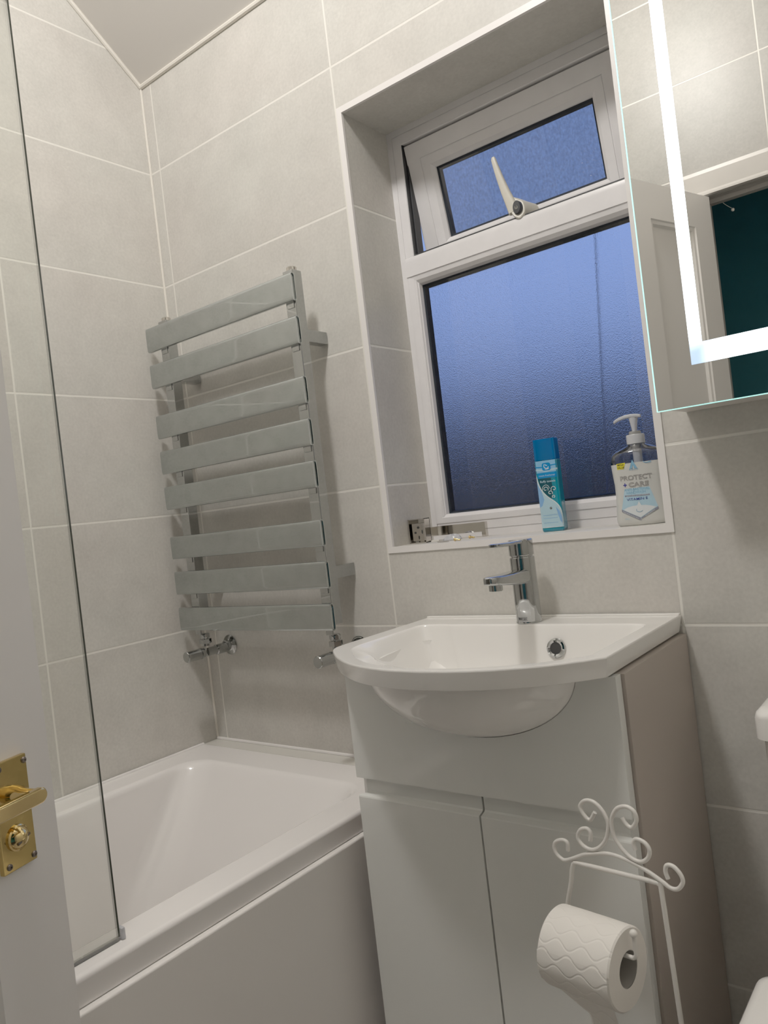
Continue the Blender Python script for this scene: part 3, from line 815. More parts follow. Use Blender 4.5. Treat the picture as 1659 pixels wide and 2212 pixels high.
# ------------------------------------------------------------------ door leaf in the foreground
Hp = V((1.0500, -1.6100, 0)); Ep = V((.82895, -.87988, 0)); e_ = (Ep - Hp).normalized(); n_ = V((e_.y, -e_.x, 0)); LW = .7628
door = thing('door_1', 'white panelled door standing open at left with brass lever handle', 'door', Hp)
door['kind'] = 'structure'
def dp(s, t, z): return Hp + e_ * s + n_ * t + V((0, 0, z))      # t=0 is the face with the handle
bm = B()
ss = [0, .095, .325, .437, .667, LW]; zz = [.006, .20, .74, .93, 1.858, 1.966]; DT = .036
for face, sg in ((0, -1), (-DT, 1)):
    for i in range(5):
        for j in range(5):
            a, b, c, d = ss[i], ss[i + 1], zz[j], zz[j + 1]
            if i in (1, 3) and j in (1, 3):
                lps = []
                for ins, dep in ((0, 0), (.004, .0035), (.013, .0045), (.020, .011), (.024, .012)):
                    lps.append(ring(bm, [dp(p, face + sg * dep, q) for p, q in ((a + ins, c + ins), (b - ins, c + ins), (b - ins, d - ins), (a + ins, d - ins))]))
                bridge(bm, lps); cap(bm, lps[-1])
            else:
                quad(bm, dp(a, face, c), dp(b, face, c), dp(b, face, d), dp(a, face, d))
for a, b in ((0, 0), (LW, LW)):
    for j in range(5): quad(bm, dp(a, 0, zz[j]), dp(a, -DT, zz[j]), dp(a, -DT, zz[j + 1]), dp(a, 0, zz[j + 1]))
for z in (zz[0], zz[-1]):
    for i in range(5): quad(bm, dp(ss[i], 0, z), dp(ss[i + 1], 0, z), dp(ss[i + 1], -DT, z), dp(ss[i], -DT, z))
bmesh.ops.remove_doubles(bm, verts=bm.verts, dist=1e-5)
be = [e for e in bm.edges if all(abs((v.co - Hp).dot(e_) - LW) < 1e-4 for v in e.verts) and abs(e.verts[0].co.z - e.verts[1].co.z) > .05]
bmesh.ops.bevel(bm, geom=be, offset=.003, segments=3, affect='EDGES')
obj('door_leaf', bm, M['doorw'], door, angle=25)
def dbox(bm, s0, s1, t0, t1, z0, z1, bev=0.):
    vs = box(bm, (s0, t0, z0), (s1, t1, z1), bev)
    for v in bm.verts: v.co = dp(v.co.x, v.co.y, v.co.z)
Rd = Matrix((e_, n_, V((0, 0, 1)))).transposed()
for sg, t0 in ((1, 0), (-1, -DT)):
    bm = B(); dbox(bm, .6800, .7230, t0 + .0002 * sg if sg > 0 else t0 - .0045, t0 + .0065 if sg > 0 else t0 - .0002, .7670, .8790, .0012)
    pl_ = obj('handle_plate', bm, M['brass'], door, angle=30)
    tc_ = t0 + .0065 * sg
    bm = B(); tube(bm, [dp(.7015, tc_ - .001 * sg, .842), dp(.7015, tc_ + .010 * sg, .842), dp(.7015, tc_ + .014 * sg, .842), dp(.7015, tc_ + .030 * sg, .842)], [.0105, .0095, .0075, .0070], 24)
    neck = obj('handle_neck', bm, M['brass2'], pl_, angle=40)
    bm = B(); w = .0078   # flat lever blade pointing back to the hinge
    poly = rrect(.590, .842 - w, .7105, .842 + w, w * .98, 8)
    loops = []
    for ins, tt in ((.0015, .030), (0, .0315), (0, .0365), (.0012, .038), (.0022, .0385)):
        loops.append(ring(bm, [dp(.650 + (s - .650) * (1 - ins / .060), tc_ + tt * sg, .842 + (z - .842) * (1 - ins / w)) for s, z in poly]))
    bridge(bm, loops); cap(bm, loops[0]); cap(bm, loops[-1])
    obj('lever_handle', bm, M['brass2'], pl_, angle=30)
    bm = B(); R2 = Rd
    def rp(r, h): return (r, h)
    lps = []
    for r, h in ((.0132, 0), (.0132, .002), (.0118, .0032), (.0112, .0030), (.0100, .0055), (.0072, .0085), (.0035, .0102), (.0004, .0106)):
        lps.append(ring(bm, [dp(.7005 + r * math.cos(2 * PI * k / 32), tc_ + h * sg, .7985 + r * math.sin(2 * PI * k / 32)) for k in range(32)]))
    bridge(bm, lps); cap(bm, lps[-1])
    cr_ = obj('lock_release', bm, M['brass2'], pl_, angle=40)
    bm = B()
    a = math.radians(20)
    for sgn in (1,):
        c0 = [(-.0085, -.0010), (.0085, -.0010), (.0085, .0010), (-.0085, .0010)]
        pts = [(p * math.cos(a) - q * math.sin(a), p * math.sin(a) + q * math.cos(a)) for p, q in c0]
        prism(bm, pts, lambda p, q: dp(.7005 + p, tc_ + .0070 * sg, .7985 - .001 + q), lambda p, q: dp(.7005 + p, tc_ + .0098 * sg, .7985 - .001 + q))
    obj('coin_slot', bm, M['screwm'], cr_, smooth=False)
    for s, z in ((.6872, .7735), (.7190, .7730), (.7194, .8725), (.6872, .8725)):
        bm = B(); lps = []
        for r, h in ((.0034, 0), (.0034, .0006), (.0026, .0016), (.0011, .0020), (.0010, .0010), (.0002, .0010)):
            lps.append(ring(bm, [dp(s + r * math.cos(2 * PI * k / 16), tc_ + h * sg, z + r * math.sin(2 * PI * k / 16)) for k in range(16)]))
        bridge(bm, lps); cap(bm, lps[-1]); obj('screw', bm, M['screwm'], pl_)
# door frame lining and architrave
bm = B()
a0, a1, az, aw = dx0 - .001, dx1 + .001, dz1 + .001, .085
prf = [(a0 - aw, 0, a0, 0)]
def arch_loop(off, y): return ring(bm, [(a0 - off, y, 0), (a0 - off, y, az + off), (a1 + off, y, az + off), (a1 + off, y, 0)])
lps = [arch_loop(o, y) for o, y in ((aw, YF + .0008), (aw, YF + .014), (aw - .012, YF + .017), (.018, YF + .013), (.010, YF + .018), (.004, YF + .018), (.0005, YF + .010), (.0005, YF + .001), (.0005, YF - .035), (-.013, YF - .035), (-.013, YF - .062), (.0005, YF - .062), (.0005, YF - .10), (.03, YF - .10))]
bridge(bm, lps, False)
M['archw'] = pmat('dimmed_white_architrave', (.36, .34, .315), .4)  # white paint darkened in colour against the glare of the near lamp
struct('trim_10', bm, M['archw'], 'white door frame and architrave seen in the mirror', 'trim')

# small pull cord by the doorway head (seen in the mirror)
pc = thing('pull_cord', 'short white cord with a bead at the top corner of the doorway, in the mirror', 'cord', (1.085, -1.70, 1.93))
bm = B(); tube(bm, [(1.066, -1.690, 1.972), (1.073, -1.694, 1.958), (1.085, -1.700, 1.945), (1.093, -1.704, 1.938)], .0008, 8, 4); obj('cord', bm, M['wire'], pc)
bm = B(); ball(bm, (1.096, -1.706, 1.932), .0055, 12); obj('bead', bm, M['wire'], pc)

# ------------------------------------------------------------------ toilet
wc = thing('toilet', 'white close coupled toilet at the right edge beside the vanity cabinet', 'toilet', (1.58, -.3, 0))
cxm = 1.585
bm = B(); lps = []
for z, g in ((.435, .012), (.45, .004), (.60, .001), (.712, 0), (.7165, .001)):
    lps.append(ring(bm, rloop(1.3945 + g, -.195 + g, 1.7755 - g, -.010, .028, z)))
bridge(bm, lps); cap(bm, lps[0][::-1]); cap(bm, lps[-1]); obj('cistern', bm, M['ceramic'], wc, angle=50)
bm = B(); lps = []
for z, g in ((.7195, .004), (.7210, 0), (.7490, 0), (.7555, .0025), (.7600, .008), (.7615, .016)):
    lps.append(ring(bm, rloop(1.3885 + g, -.204 + g, 1.7815 - g, -.006, .022, z)))
bridge(bm, lps); cap(bm, lps[0][::-1]); cap(bm, lps[-1]); ld = obj('cistern_lid', bm, M['ceramic'], wc, angle=60)
bm = B(); lathe(bm, [(.024, 0), (.024, .003), (.021, .005), (.001, .005)], (cxm, -.10, .7615), seg=32); obj('flush_button', bm, M['chrome'], ld)
def dshape(hw, yb, yf, n=24, rb=.03):
    pts = []
    ymid = yf + hw
    for k in range(n + 1):
        a = PI + PI * k / n; pts.append((cxm + hw * math.copysign(abs(math.cos(a)) ** .8, math.cos(a)), ymid + (ymid - yf) * math.copysign(abs(math.sin(a)) ** .9, math.sin(a))))
    for cx_, a0 in ((cxm + hw - rb, 0), (cxm - hw + rb, 90)):
        for k in range(7):
            a = math.radians(a0 + 90 * k / 6); pts.append((cx_ + rb * math.cos(a), yb - rb + rb * math.sin(a)))
    return pts
bm = B(); lps = []
for z, hw, yb, yf in ((.002, .115, -.03, -.50), (.03, .112, -.03, -.49), (.20, .125, -.03, -.53), (.30, .165, -.03, -.60), (.37, .186, -.03, -.645), (.405, .188, -.03, -.65)):
    lps.append(ring(bm, [(x, y, z) for x, y in dshape(hw, yb, yf)]))
bridge(bm, lps); cap(bm, lps[0][::-1]); cap(bm, lps[-1]); obj('pan', bm, M['ceramic'], wc, angle=60)
bm = B(); lps = []
for z, g in ((.407, .004), (.409, 0), (.424, 0), (.426, .002)):
    lps.append(ring(bm, [(x, y, z) for x, y in dshape(.198 - g, -.235 - g, -.665 + g)]))
bridge(bm, lps); cap(bm, lps[0][::-1]); cap(bm, lps[-1]); obj('seat', bm, M['ceramic'], wc, angle=60)
bm = B(); lps = []
for z, g in ((.4275, .003), (.429, 0), (.440, 0), (.4465, .004), (.4495, .012)):
    lps.append(ring(bm, [(x, y, z) for x, y in dshape(.204 - g, -.278 - g, -.67 + g, rb=.022)]))
bridge(bm, lps); cap(bm, lps[0][::-1]); cap(bm, lps[-1]); obj('seat_lid', bm, M['ceramic'], wc, angle=60)

# ------------------------------------------------------------------ toilet roll stand
P0 = V((1.1818, -.3605, .0)); sd = V((.9917, -.1288, 0)); sn = V((.1288, .9917, 0))
KS = 1.05; CZ = 1.08757
def sp3(u, z, off=0.): return P0 + sd * (u * KS) + sn * off + V((0, 0, CZ + (z - CZ) * KS))
curA = [(-.0071, .6215), (-.0069, .6321), (-.0141, .6340), (-.0243, .6294), (-.0281, .6214), (-.0252, .6126), (-.015, .6074), (-.0023, .6122), (.016, .6217), (.0347, .6278), (.0526, .6314), (.0706, .6307), (.0879, .6272), (.1044, .6215), (.1192, .6146), (.1307, .6091), (.1395, .6109), (.1461, .6205), (.1439, .6293), (.1362, .6363), (.1284, .6354), (.1259, .6279), (.1281, .6195)]
curB = [(.0399, .6809), (.0314, .6696), (.0231, .6748), (.0193, .6849), (.0269, .6932), (.0385, .6942), (.0488, .6872), (.0558, .6751), (.0560, .6640), (.0513, .6496), (.041, .6372), (.0288, .6310), (.0164, .6338), (.0104, .6429), (.0151, .6531), (.0247, .6574), (.0298, .6528), (.0284, .6423)]
curC = [(.0772, .6817), (.0821, .6739), (.0890, .6720), (.0961, .6822), (.0939, .6926), (.0838, .6966), (.0713, .6915), (.0631, .6788), (.0615, .6661), (.0640, .6535), (.0722, .6421), (.0829, .6336), (.0954, .6317), (.1055, .6390), (.1085, .6493), (.1032, .6567), (.0931, .6588), (.0884, .6534), (.0902, .6451)]
std = thing('toilet_roll_stand', 'white wire toilet roll stand with scrolled top in front of the vanity', 'toilet roll stand', P0)
WR = .0027
for nm, cu in (('lower_scroll', curA), ('upper_scroll', curB), ('upper_scroll', curC)):
    bm = B(); tube(bm, [sp3(*p) for p in cu], WR, 12, 5); obj(nm, bm, M['wire'], std)
bm = B(); zf = CZ - CZ / KS
tube(bm, [sp3(0, .6075), sp3(.003, .6085), sp3(.010, .6086), sp3(.06, .6100), sp3(.108, .6112), sp3(.1145, .6108), sp3(.1171, .6075), sp3(.1180, .600), sp3(.1232, .4459), sp3(.1365, zf + .012)], .0031, 12, 3)
obj('frame_rod', bm, M['wire'], std)
bm = B()
tube(bm, [sp3(0, .6080), sp3(-.0043, .5977), sp3(-.0079, .5804), sp3(-.0164, .5524), sp3(-.0190, .530), sp3(-.0190, .510), sp3(-.0150, .470), sp3(-.006, .435), sp3(.0000, .411), sp3(.0020, .396), sp3(.004, .30), sp3(.004, zf + .012)], .0031, 12, 4)
obj('frame_rod', bm, M['wire'], std)
# the roll itself
Fc = V((1.2719, -.4273, .4989)); RR = .0485; RL = .100; RC = .0215
Lc = Fc - sd * RL; AZ = RC - .0050
bm = B()
tube(bm, [sp3(-.0190, .515), Lc - sd * .012 + sn * .036 + V((0, 0, AZ)), Lc - sd * .0085 + sn * .012 + V((0, 0, AZ)), Lc - sd * .006 + sn * .002 + V((0, 0, AZ)), Lc + sd * .004 + V((0, 0, AZ)), Fc + V((0, 0, AZ)), Fc + sd * .008 + V((0, 0, AZ)), Fc + sd * .0125 + V((0, 0, AZ + .004)), Fc + sd * .0130 + V((0, 0, AZ + .010)), Fc + sd * .0125 + V((0, 0, .0455))], .0027, 12, 4)
arm = obj('roll_arm', bm, M['wire'], std)
bm = B(); ball(bm, Fc + sd * .0125 + V((0, 0, .0475)), .0050, 16); obj('ball_end', bm, M['wire'], arm)
bm = B()
rod_c = [sp3(.004, zf + .012), sp3(.1365, zf + .012)]
mid = (rod_c[0] + rod_c[1]) / 2
tube(bm, [mid + V((.085 * math.cos(2 * PI * k / 36), .075 * math.sin(2 * PI * k / 36), 0)) * 1 + V((0, 0, -(mid.z) + .004)) for k in range(37)], .0035, 10, caps=False)
obj('base_ring', bm, M['wire'], std)
bm = B(); tube(bm, [V((rod_c[0].x - .01, rod_c[0].y, .006)), V((rod_c[1].x + .01, rod_c[1].y, .006))], .0032, 10); tube(bm, [V((mid.x, mid.y - .075, .006)), V((mid.x, mid.y + .075, .006))], .0032, 10)
obj('base_cross', bm, M['wire'], std)

# quilted paper material for the roll
def quilt():
    m, N, L = nodes('quilted_paper'); b = N['Principled BSDF']
    b.inputs['Base Color'].default_value = (.80, .765, .71, 1); b.inputs['Roughness'].default_value = .95; b.inputs['Specular IOR Level'].default_value = .15
    uv = N.new('ShaderNodeUVMap'); uv.uv_map = 'UVMap'
    sp = N.new('ShaderNodeSeparateXYZ'); L.new(uv.outputs[0], sp.inputs[0])
    def ma(op, a, bb=None):
        n = N.new('ShaderNodeMath'); n.operation = op
        for i, v in enumerate((a, bb)):
            if v is None: continue
            if isinstance(v, (int, float)): n.inputs[i].default_value = v
            else: L.new(v, n.inputs[i])
        return n.outputs[0]
    # two families of crossing wavy lines -> embossed ogee cells (uv in metres)
    wu = ma('MULTIPLY', ma('SINE', ma('MULTIPLY', sp.outputs[0], 2 * PI / .036)), .0046)
    def fam(sign):
        t = ma('DIVIDE', ma('ADD', sp.outputs[1], ma('MULTIPLY', wu, sign)), .0300)
        d = ma('MULTIPLY', ma('ABSOLUTE', ma('SUBTRACT', t, ma('ROUND', t))), .0300)
        return d
    d1 = fam(1.0); 
    t2 = ma('DIVIDE', ma('ADD', ma('ADD', sp.outputs[1], .0150), ma('MULTIPLY', wu, -1.0)), .0300)
    d2 = ma('MULTIPLY', ma('ABSOLUTE', ma('SUBTRACT', t2, ma('ROUND', t2))), .0300)
    d = ma('MINIMUM', d1, d2)
    mr = N.new('ShaderNodeMapRange'); mr.interpolation_type = 'SMOOTHSTEP'; mr.inputs[1].default_value = 0; mr.inputs[2].default_value = .0022; L.new(d, mr.inputs[0])
    nz = N.new('ShaderNodeTexNoise'); nz.inputs['Scale'].default_value = 900; L.new(uv.outputs[0], nz.inputs['Vector'])
    h = ma('ADD', mr.outputs[0], ma('MULTIPLY', nz.outputs[0], .12))
    bp = N.new('ShaderNodeBump'); bp.inputs['Strength'].default_value = .42; bp.inputs['Distance'].default_value = .0009
    L.new(h, bp.inputs['Height']); L.new(bp.outputs[0], b.inputs['Normal'])
    return m
M['quilt'] = quilt()
roll = thing('toilet_roll', 'white quilted toilet roll hanging on the wire stand', 'toilet roll', Lc)
bm = B(); uvl = bm.loops.layers.uv.new('UVMap')
NS = 72
def rpt(c, r, k): 
    a = 2 * PI * k / NS
    return c + (sn * -math.cos(a) + V((0, 0, 1)) * math.sin(a)) * r
rings = []
for c, r in ((Lc, RC), (Lc, RR - .002), (Lc + sd * .002, RR), (Lc + sd * .03, RR + .0005), (Lc + sd * .07, RR + .0005), (Fc - sd * .002, RR), (Fc, RR - .002), (Fc, RC)):
    rings.append(ring(bm, [rpt(c, r, k) for k in range(NS)]))
fs = bridge(bm, rings)
for f in fs:
    for lp in f.loops:
        w = lp.vert.co - Lc
        a = math.atan2(w.z, -w.dot(sn))
        fa = math.atan2(f.calc_center_median().z - Lc.z, -(f.calc_center_median() - Lc).dot(sn))
        if fa - a > PI: a += 2 * PI
        elif a - fa > PI: a -= 2 * PI
        lp[uvl].uv = (w.dot(sd), a * RR)
for i, f in enumerate(fs):
    seg = i // NS
    f.material_index = 1 if seg in (0, 6) else 0
ro = obj('paper_winding', bm, [M['quilt'], M['paper']], roll, angle=40)
bm = B()
rr_ = [ring(bm, [rpt(c, r, k) for k in range(NS)]) for c, r in ((Lc + sd * .0005, RC), (Fc - sd * .0005, RC), (Fc - sd * .0005, RC - .0008), (Lc + sd * .0005, RC - .0008))]
bridge(bm, rr_ + [rr_[0]]); obj('card_core', bm, M['card'], roll)
bm = B(); prof = []
for k in range(16):
    t = k / 15
    # loose sheet leaves the roll low at the front and hangs, curling back
    a = math.radians(-38)
    st = V((0, 0, 0)) + (-sn) * math.cos(a) * (RR + .0016) + V((0, 0, 1)) * math.sin(a) * (RR + .0016)
    prof.append(st + sn * (.030 * t - .012 * math.sin(PI * t) * .0 + .018 * t * t) + V((0, 0, -.110 * t)))
for k in range(6):
    a = math.radians(20 - 58 * k / 5); 
    prof.insert(k, (-sn) * math.cos(a) * (RR + .0012) + V((0, 0, 1)) * math.sin(a) * (RR + .0012))
A = ring(bm, [Lc + sd * (.001 + .060 * min(1, max(0, k - 4) / 5)) + p for k, p in enumerate(prof)]); Bq = ring(bm, [Fc - sd * .001 + p for p in prof])
bridge(bm, [A, Bq], False)
uvl = bm.loops.layers.uv.new('UVMap')
for f in bm.faces:
    for lp in f.loops:
        w = lp.vert.co - Lc; lp[uvl].uv = (w.dot(sd), w.z)
obj('hanging_sheet', bm, M['quilt'], roll)

# ------------------------------------------------------------------ things on the sill
SZ = wz0
def super_loop(a, b, n, seg=48): 
    o = []
    for k in range(seg):
        t = 2 * PI * k / seg
        o.append((a * math.copysign(abs(math.cos(t)) ** (2 / n), math.cos(t)), b * math.copysign(abs(math.sin(t)) ** (2 / n), math.sin(t))))
    return o
def colpoly(pts, n=14):
    """vertical-column fill of a polygon that has one z interval per u"""
    us = [p[0] for p in pts]; u0, u1 = min(us), max(us); m = len(pts)
    bmq = B(); prev = None
    ul = sorted(set([u0 + (u1 - u0) * k / n for k in range(n + 1)] + us))
    for u in ul:
        uu = min(max(u, u0 + 1e-7), u1 - 1e-7); zs = []
        for i in range(m):
            (a, za), (b, zb_) = pts[i], pts[(i + 1) % m]
            if (a - uu) * (b - uu) <= 0 and abs(a - b) > 1e-9: zs.append(za + (zb_ - za) * (uu - a) / (b - a))
        if len(zs) < 2: continue
        cur = (bmq.verts.new((u, 0, min(zs))), bmq.verts.new((u, 0, max(zs))))
        if prev:
            try: bmq.faces.new((prev[0], cur[0], cur[1], prev[1]))
            except ValueError: pass
        prev = cur
    return bmq
def strip(pts, w, sub=5):
    P = catmull([(p[0], 0, p[1]) for p in pts], sub); q = B(); prev = None
    for i, p in enumerate(P):
        t = (P[min(i + 1, len(P) - 1)] - P[max(i - 1, 0)]).normalized(); nn = V((-t.z, 0, t.x))
        cur = (q.verts.new(p - nn * w / 2), q.verts.new(p + nn * w / 2))
        if prev: q.faces.new((prev[0], cur[0], cur[1], prev[1]))
        prev = cur
    return q

# --- hand soap
ang = math.radians(10)
soap = thing('soap_dispenser', 'clear pump bottle of hand wash with white label on the sill', 'soap bottle', (1.1772, .0790, SZ), rotz=ang)
HWp = [(0, .0440), (.002, .0462), (.008, .0478), (.016, .0480), (.035, .0466), (.055, .0452), (.075, .0452), (.095, .0468), (.1124, .0478), (.1200, .0478), (.1265, .0465), (.1310, .0435), (.1345, .0390), (.1380, .0318), (.1410, .0240), (.1438, .0172), (.1460, .0150), (.1480, .0148)]
HD = [.0225, .0245, .0258, .0262, .0262, .0262, .0262, .0262, .0262, .0260, .0252, .0240, .0222, .0195, .0175, .0155, .0148, .0148]
def interp(tab, x, k):
    for (a, b) in zip(tab, tab[1:]):
        if a[0] <= x <= b[0]: return a[k] + (b[k] - a[k]) * (x - a[0]) / max(b[0] - a[0], 1e-9)
    return tab[-1][k] if x > tab[-1][0] else tab[0][k]
SP = [(z, w, d) for (z, w), d in zip(HWp, HD)]
bm = B(); lps = []
for z, w, d in SP: lps.append(ring(bm, [(x, y, z) for x, y in super_loop(w, d, 2.6 if z < .138 else 2.0)]))
fs = bridge(bm, lps); cap(bm, lps[0][::-1]); cap(bm, lps[-1])
for f in bm.faces:
    f.material_index = 0 if f.calc_center_median().z < .1124 else 1
obj('bottle', bm, [M['soapw'], M['clear']], soap, local=True, angle=60)
def soapsurf(off):
    def fn(u, z):
        w, d = interp(SP, z, 1), interp(SP, z, 2)
        q = max(0, 1 - abs(u / w) ** 2.6) ** (1 / 2.6)
        return V((u, -d * q - off, z))
    return fn
bm = B(); lathe(bm, [(.0158, .1462), (.0160, .1475), (.0160, .1615), (.0150, .1630), (.011, .1632)], seg=40); col_ = obj('collar', bm, M['pump'], soap, local=True, angle=40)
bm = B(); lathe(bm, [(.0105, .1630), (.0105, .1675), (.0095, .1690), (.003, .1692)], seg=32); obj('collar_ring', bm, M['ringg'], soap, local=True)
bm = B(); lathe(bm, [(.0045, .1685), (.0050, .176), (.0062, .184), (.0078, .192), (.0072, .1955)], seg=28)
pm = obj('pump_stem', bm, M['pump'], soap, local=True)
bm = B(); lps = []
for x, zc, hw, hh in ((.0135, .1945, .0040, .0010), (.0130, .1950, .0070, .0028), (.006, .1962, .0080, .0034), (-.004, .1970, .0078, .0034), (-.014, .1968, .0064, .0032), (-.024, .1945, .0052, .0030), (-.031, .1915, .0045, .0028), (-.0345, .1893, .0040, .0026)):
    lps.append(ring(bm, [(x, hw * p, zc + hh * q) for p, q in sec]))
bridge(bm, lps); cap(bm, lps[0]); cap(bm, lps[-1]); obj('pump_head', bm, M['pump'], pm, local=False if False else True)
bm = B(); tube(bm, [(0, .004, .1475), (0, .004, .02)], .0036, 12); lathe(bm, [(.0080, .1130), (.0080, .1470)], (0, .002, 0), seg=24)
obj('dip_tube', bm, M['pump'], soap, local=True)
DU = .0040      # label features measured against the bottle axis
bm = B(); mats = [M[k] for k in ('p_grey', 'p_navy', 'p_lblue', 'p_yel', 'p_blk', 'p_wht', 'p_slate', 'p_sky')]
def sput(src, layer, mat, du=0, dz=0): put(bm, src, lambda u, z: soapsurf(.0003 + .00022 * layer)(u + du + DU, z + dz), mat)
sput(colpoly([(-.0290, .0672), (.0145, .0668), (.0248, .0310), (-.0066, .0125), (-.0381, .0310)]), 0, 2)
sput(colpoly([(-.0352, .0300), (-.0270, .0338), (-.0180, .0356), (-.0070, .0362), (.0040, .0355), (.0130, .0335), (.0215, .0305), (-.0066, .0140)]), 1, 5)
sput(colpoly([(-.0385, .0312), (-.0385, .0268), (-.0060, .0085), (-.0060, .0132)]), 2, 6)
sput(colpoly([(-.0050, .0116), (-.0050, .0140), (.0250, .0312), (.0250, .0268)]), 2, 6)
sput(colpoly([(-.0066, .0432), (-.0130, .0300), (-.0118, .0255), (-.0066, .0232), (-.0014, .0255), (-.0002, .0300)]), 2, 7 if False else 5)
sput(strip([(-.0118, .0300), (-.0118, .0262), (-.0066, .0240), (-.0014, .0262)], .0008), 3, 7)
sput(text_bm('PROTECT', .0088, .0555, .03), 1, 0, -.0070, .0818)
sput(text_bm('CARE', .0086, .0350, .03), 1, 0, -.0035, .0694)
sput(colpoly([(-.0306, .0748), (-.0306, .0732), (-.0240, .0732), (-.0240, .0748)]), 1, 1); sput(colpoly([(-.0281, .0774), (-.0281, .0706), (-.0265, .0706), (-.0265, .0774)]), 1, 1)
sput(text_bm('ANTI-BACTERIAL', .0046, .0440, .01), 1, 7, -.0075, .0628)
sput(text_bm('HANDWASH', .0046, .0330, .01), 1, 7, -.0095, .0572)
sput(colpoly([(-.0298, .0556), (-.0298, .0528), (.0134, .0520), (.0134, .0546)]), 1, 6)
sput(text_bm('SOOTHING MOISTURISING', .0016, .0370), 2, 5, -.0082, .0531)
sput(text_bm('VITAMIN E', .0046, .0365, .004), 2, 1, -.0088, .0452)
sput(colpoly([(-.0384, .1031), (-.0384, .1136), (-.0225, .1140), (-.0262, .1031)]), 1, 3)
sput(text_bm('MEGA', .0036, .0118, .02), 2, 4, -.0310, .1091); sput(text_bm('VALUE', .0036, .0128, .02), 2, 4, -.0315, .1042)
sput(colpoly([(-.0100, .1178), (-.0162, .1022), (-.0110, .1022), (-.0097, .1090), (-.0075, .1022), (-.0022, .1022)]), 1, 7)
sput(text_bm('Astonish', .0026, .0165, .01), 1, 7, -.0092, .0994)
sput(strip([(.0085, .1130), (.0110, .1105), (.0150, .1100), (.0190, .1112), (.0215, .1110)], .0014), 1, 7); sput(text_bm('Vegan', .0024, .0085), 1, 7, .0185, .1082)
def rot(src, a):
    c, s = math.cos(a), math.sin(a)
    for v in src.verts: v.co = V((v.co.x * c - v.co.z * s, 0, v.co.x * s + v.co.z * c))
    return src
sput(rot(text_bm("KILLS 99.9% OF BACTERIA", .0018, .0300), -.51), 3, 5, -.0232, .0190)
sput(rot(text_bm('PH BALANCED', .0020, .0190), .52), 3, 5, .0110, .0200)
sput(text_bm('500ml', .0026, .0080), 1, 2, -.0300, .0120)
obj('front_label', bm, mats, soap, local=True, smooth=False, normals=False)

# --- air freshener spray
ang = math.radians(8)
spr = thing('air_freshener', 'slim blue room freshener spray with translucent cap on the sill', 'air freshener', (.9890, .1030, SZ), rotz=ang)
AW, AD, AN = .0226, .0145, 8.0
bm = B(); lps = []
for z, k in ((0, .90), (.0015, .97), (.0045, 1.0), (.1395, 1.0), (.1405, .985)):
    lps.append(ring(bm, [(x * k, y * k, z) for x, y in super_loop(AW, AD, AN)]))
bridge(bm, lps); cap(bm, lps[0][::-1]); cap(bm, lps[-1])
for f in bm.faces: f.material_index = 1 if f.calc_center_median().z < .004 else 0
obj('bottle', bm, [M['s_teal'], M['s_base']], spr, local=True, angle=40)
bm = B(); lps = []
for z, k in ((.1412, 1.0), (.1820, .985), (.1832, .955)):
    lps.append(ring(bm, [(x * k, y * k, z) for x, y in super_loop(AW, AD, AN)]))
for z, k in ((.1818, .92), (.1412, .935)):
    lps.append(ring(bm, [(x * k, y * k, z) for x, y in super_loop(AW, AD, AN)]))
bridge(bm, lps[:3]); cap(bm, lps[2]); bridge(bm, [lps[3], lps[4]]); cap(bm, lps[3]); bridge(bm, [lps[0], lps[4]])
capm = glass_thin('blue_cap_plastic', (.02, .45, .90), 1.45, .05, 1.2)
# give the cap some body colour
N = capm.node_tree.nodes; L = capm.node_tree.links
df = N.new('ShaderNodeBsdfDiffuse'); df.inputs[0].default_value = (.0, .22, .60, 1)
mx = N.new('ShaderNodeMixShader'); mx.inputs[0].default_value = .42
pm_ = N['Material Output'].inputs[0].links[0].from_socket
L.new(pm_, mx.inputs[1]); L.new(df.outputs[0], mx.inputs[2]); L.new(mx.outputs[0], N['Material Output'].inputs[0])
obj('cap', bm, capm, spr, local=True, angle=40)
bm = B(); lathe(bm, [(.0095, .1405), (.0095, .1500), (.0085, .1575), (.0085, .1610), (.0048, .1625), (.0045, .1790), (.0035, .1800)], (0, -.002, 0), seg=28)
obj('spray_nozzle', bm, M['p_wht'], spr, local=True)
def spsurf(off):
    def fn(u, z):
        q = max(0, 1 - abs(u / AW) ** AN) ** (1 / AN)
        return V((u, -AD * q - off, z))
    return fn
DS = -.0055
bm = B(); mats = [M[k] for k in ('s_sky', 's_blue', 's_dteal', 's_pale', 's_mid', 's_white', 'p_blk', 's_teal')]
def aput(src, layer, mat, du=0, dz=0): put(bm, src, lambda u, z: spsurf(.0003 + .00018 * layer)(max(-AW * .985, min(AW * .985, u + du + DS)), z + dz), mat)
Lx, Rx = -.0172, .0276
aput(colpoly([(Lx, .1402), (Lx, .1170), (Rx, .1170), (Rx, .1402)]), 0, 0)
aput(strip([(Lx, .1290), (-.008, .1280), (.004, .1278), (.016, .1300), (Rx, .1306)], .0022), 1, 1)
aput(strip([(Lx, .1235), (-.006, .1222), (.006, .1205), (.018, .1215), (Rx, .1222)], .0035), 1, 3)
aput(colpoly(rrect(-.0022, .1205, .0152, .1358, .004, 4)), 2, 1)
aput(strip([(.0030, .1332), (.0020, .1290), (.0040, .1255), (.0090, .1250), (.0110, .1280)], .0012), 3, 5); aput(strip([(.0035, .1232), (.0075, .1232), (.0118, .1245)], .0010), 3, 5); aput(strip([(.0050, .1330), (.0062, .1300), (.0085, .1310)], .0010), 3, 5)
aput(colpoly([(-.0130, .1168), (-.0130, .1062), (Rx, .1062), (Rx, .1168)]), 1, 1)
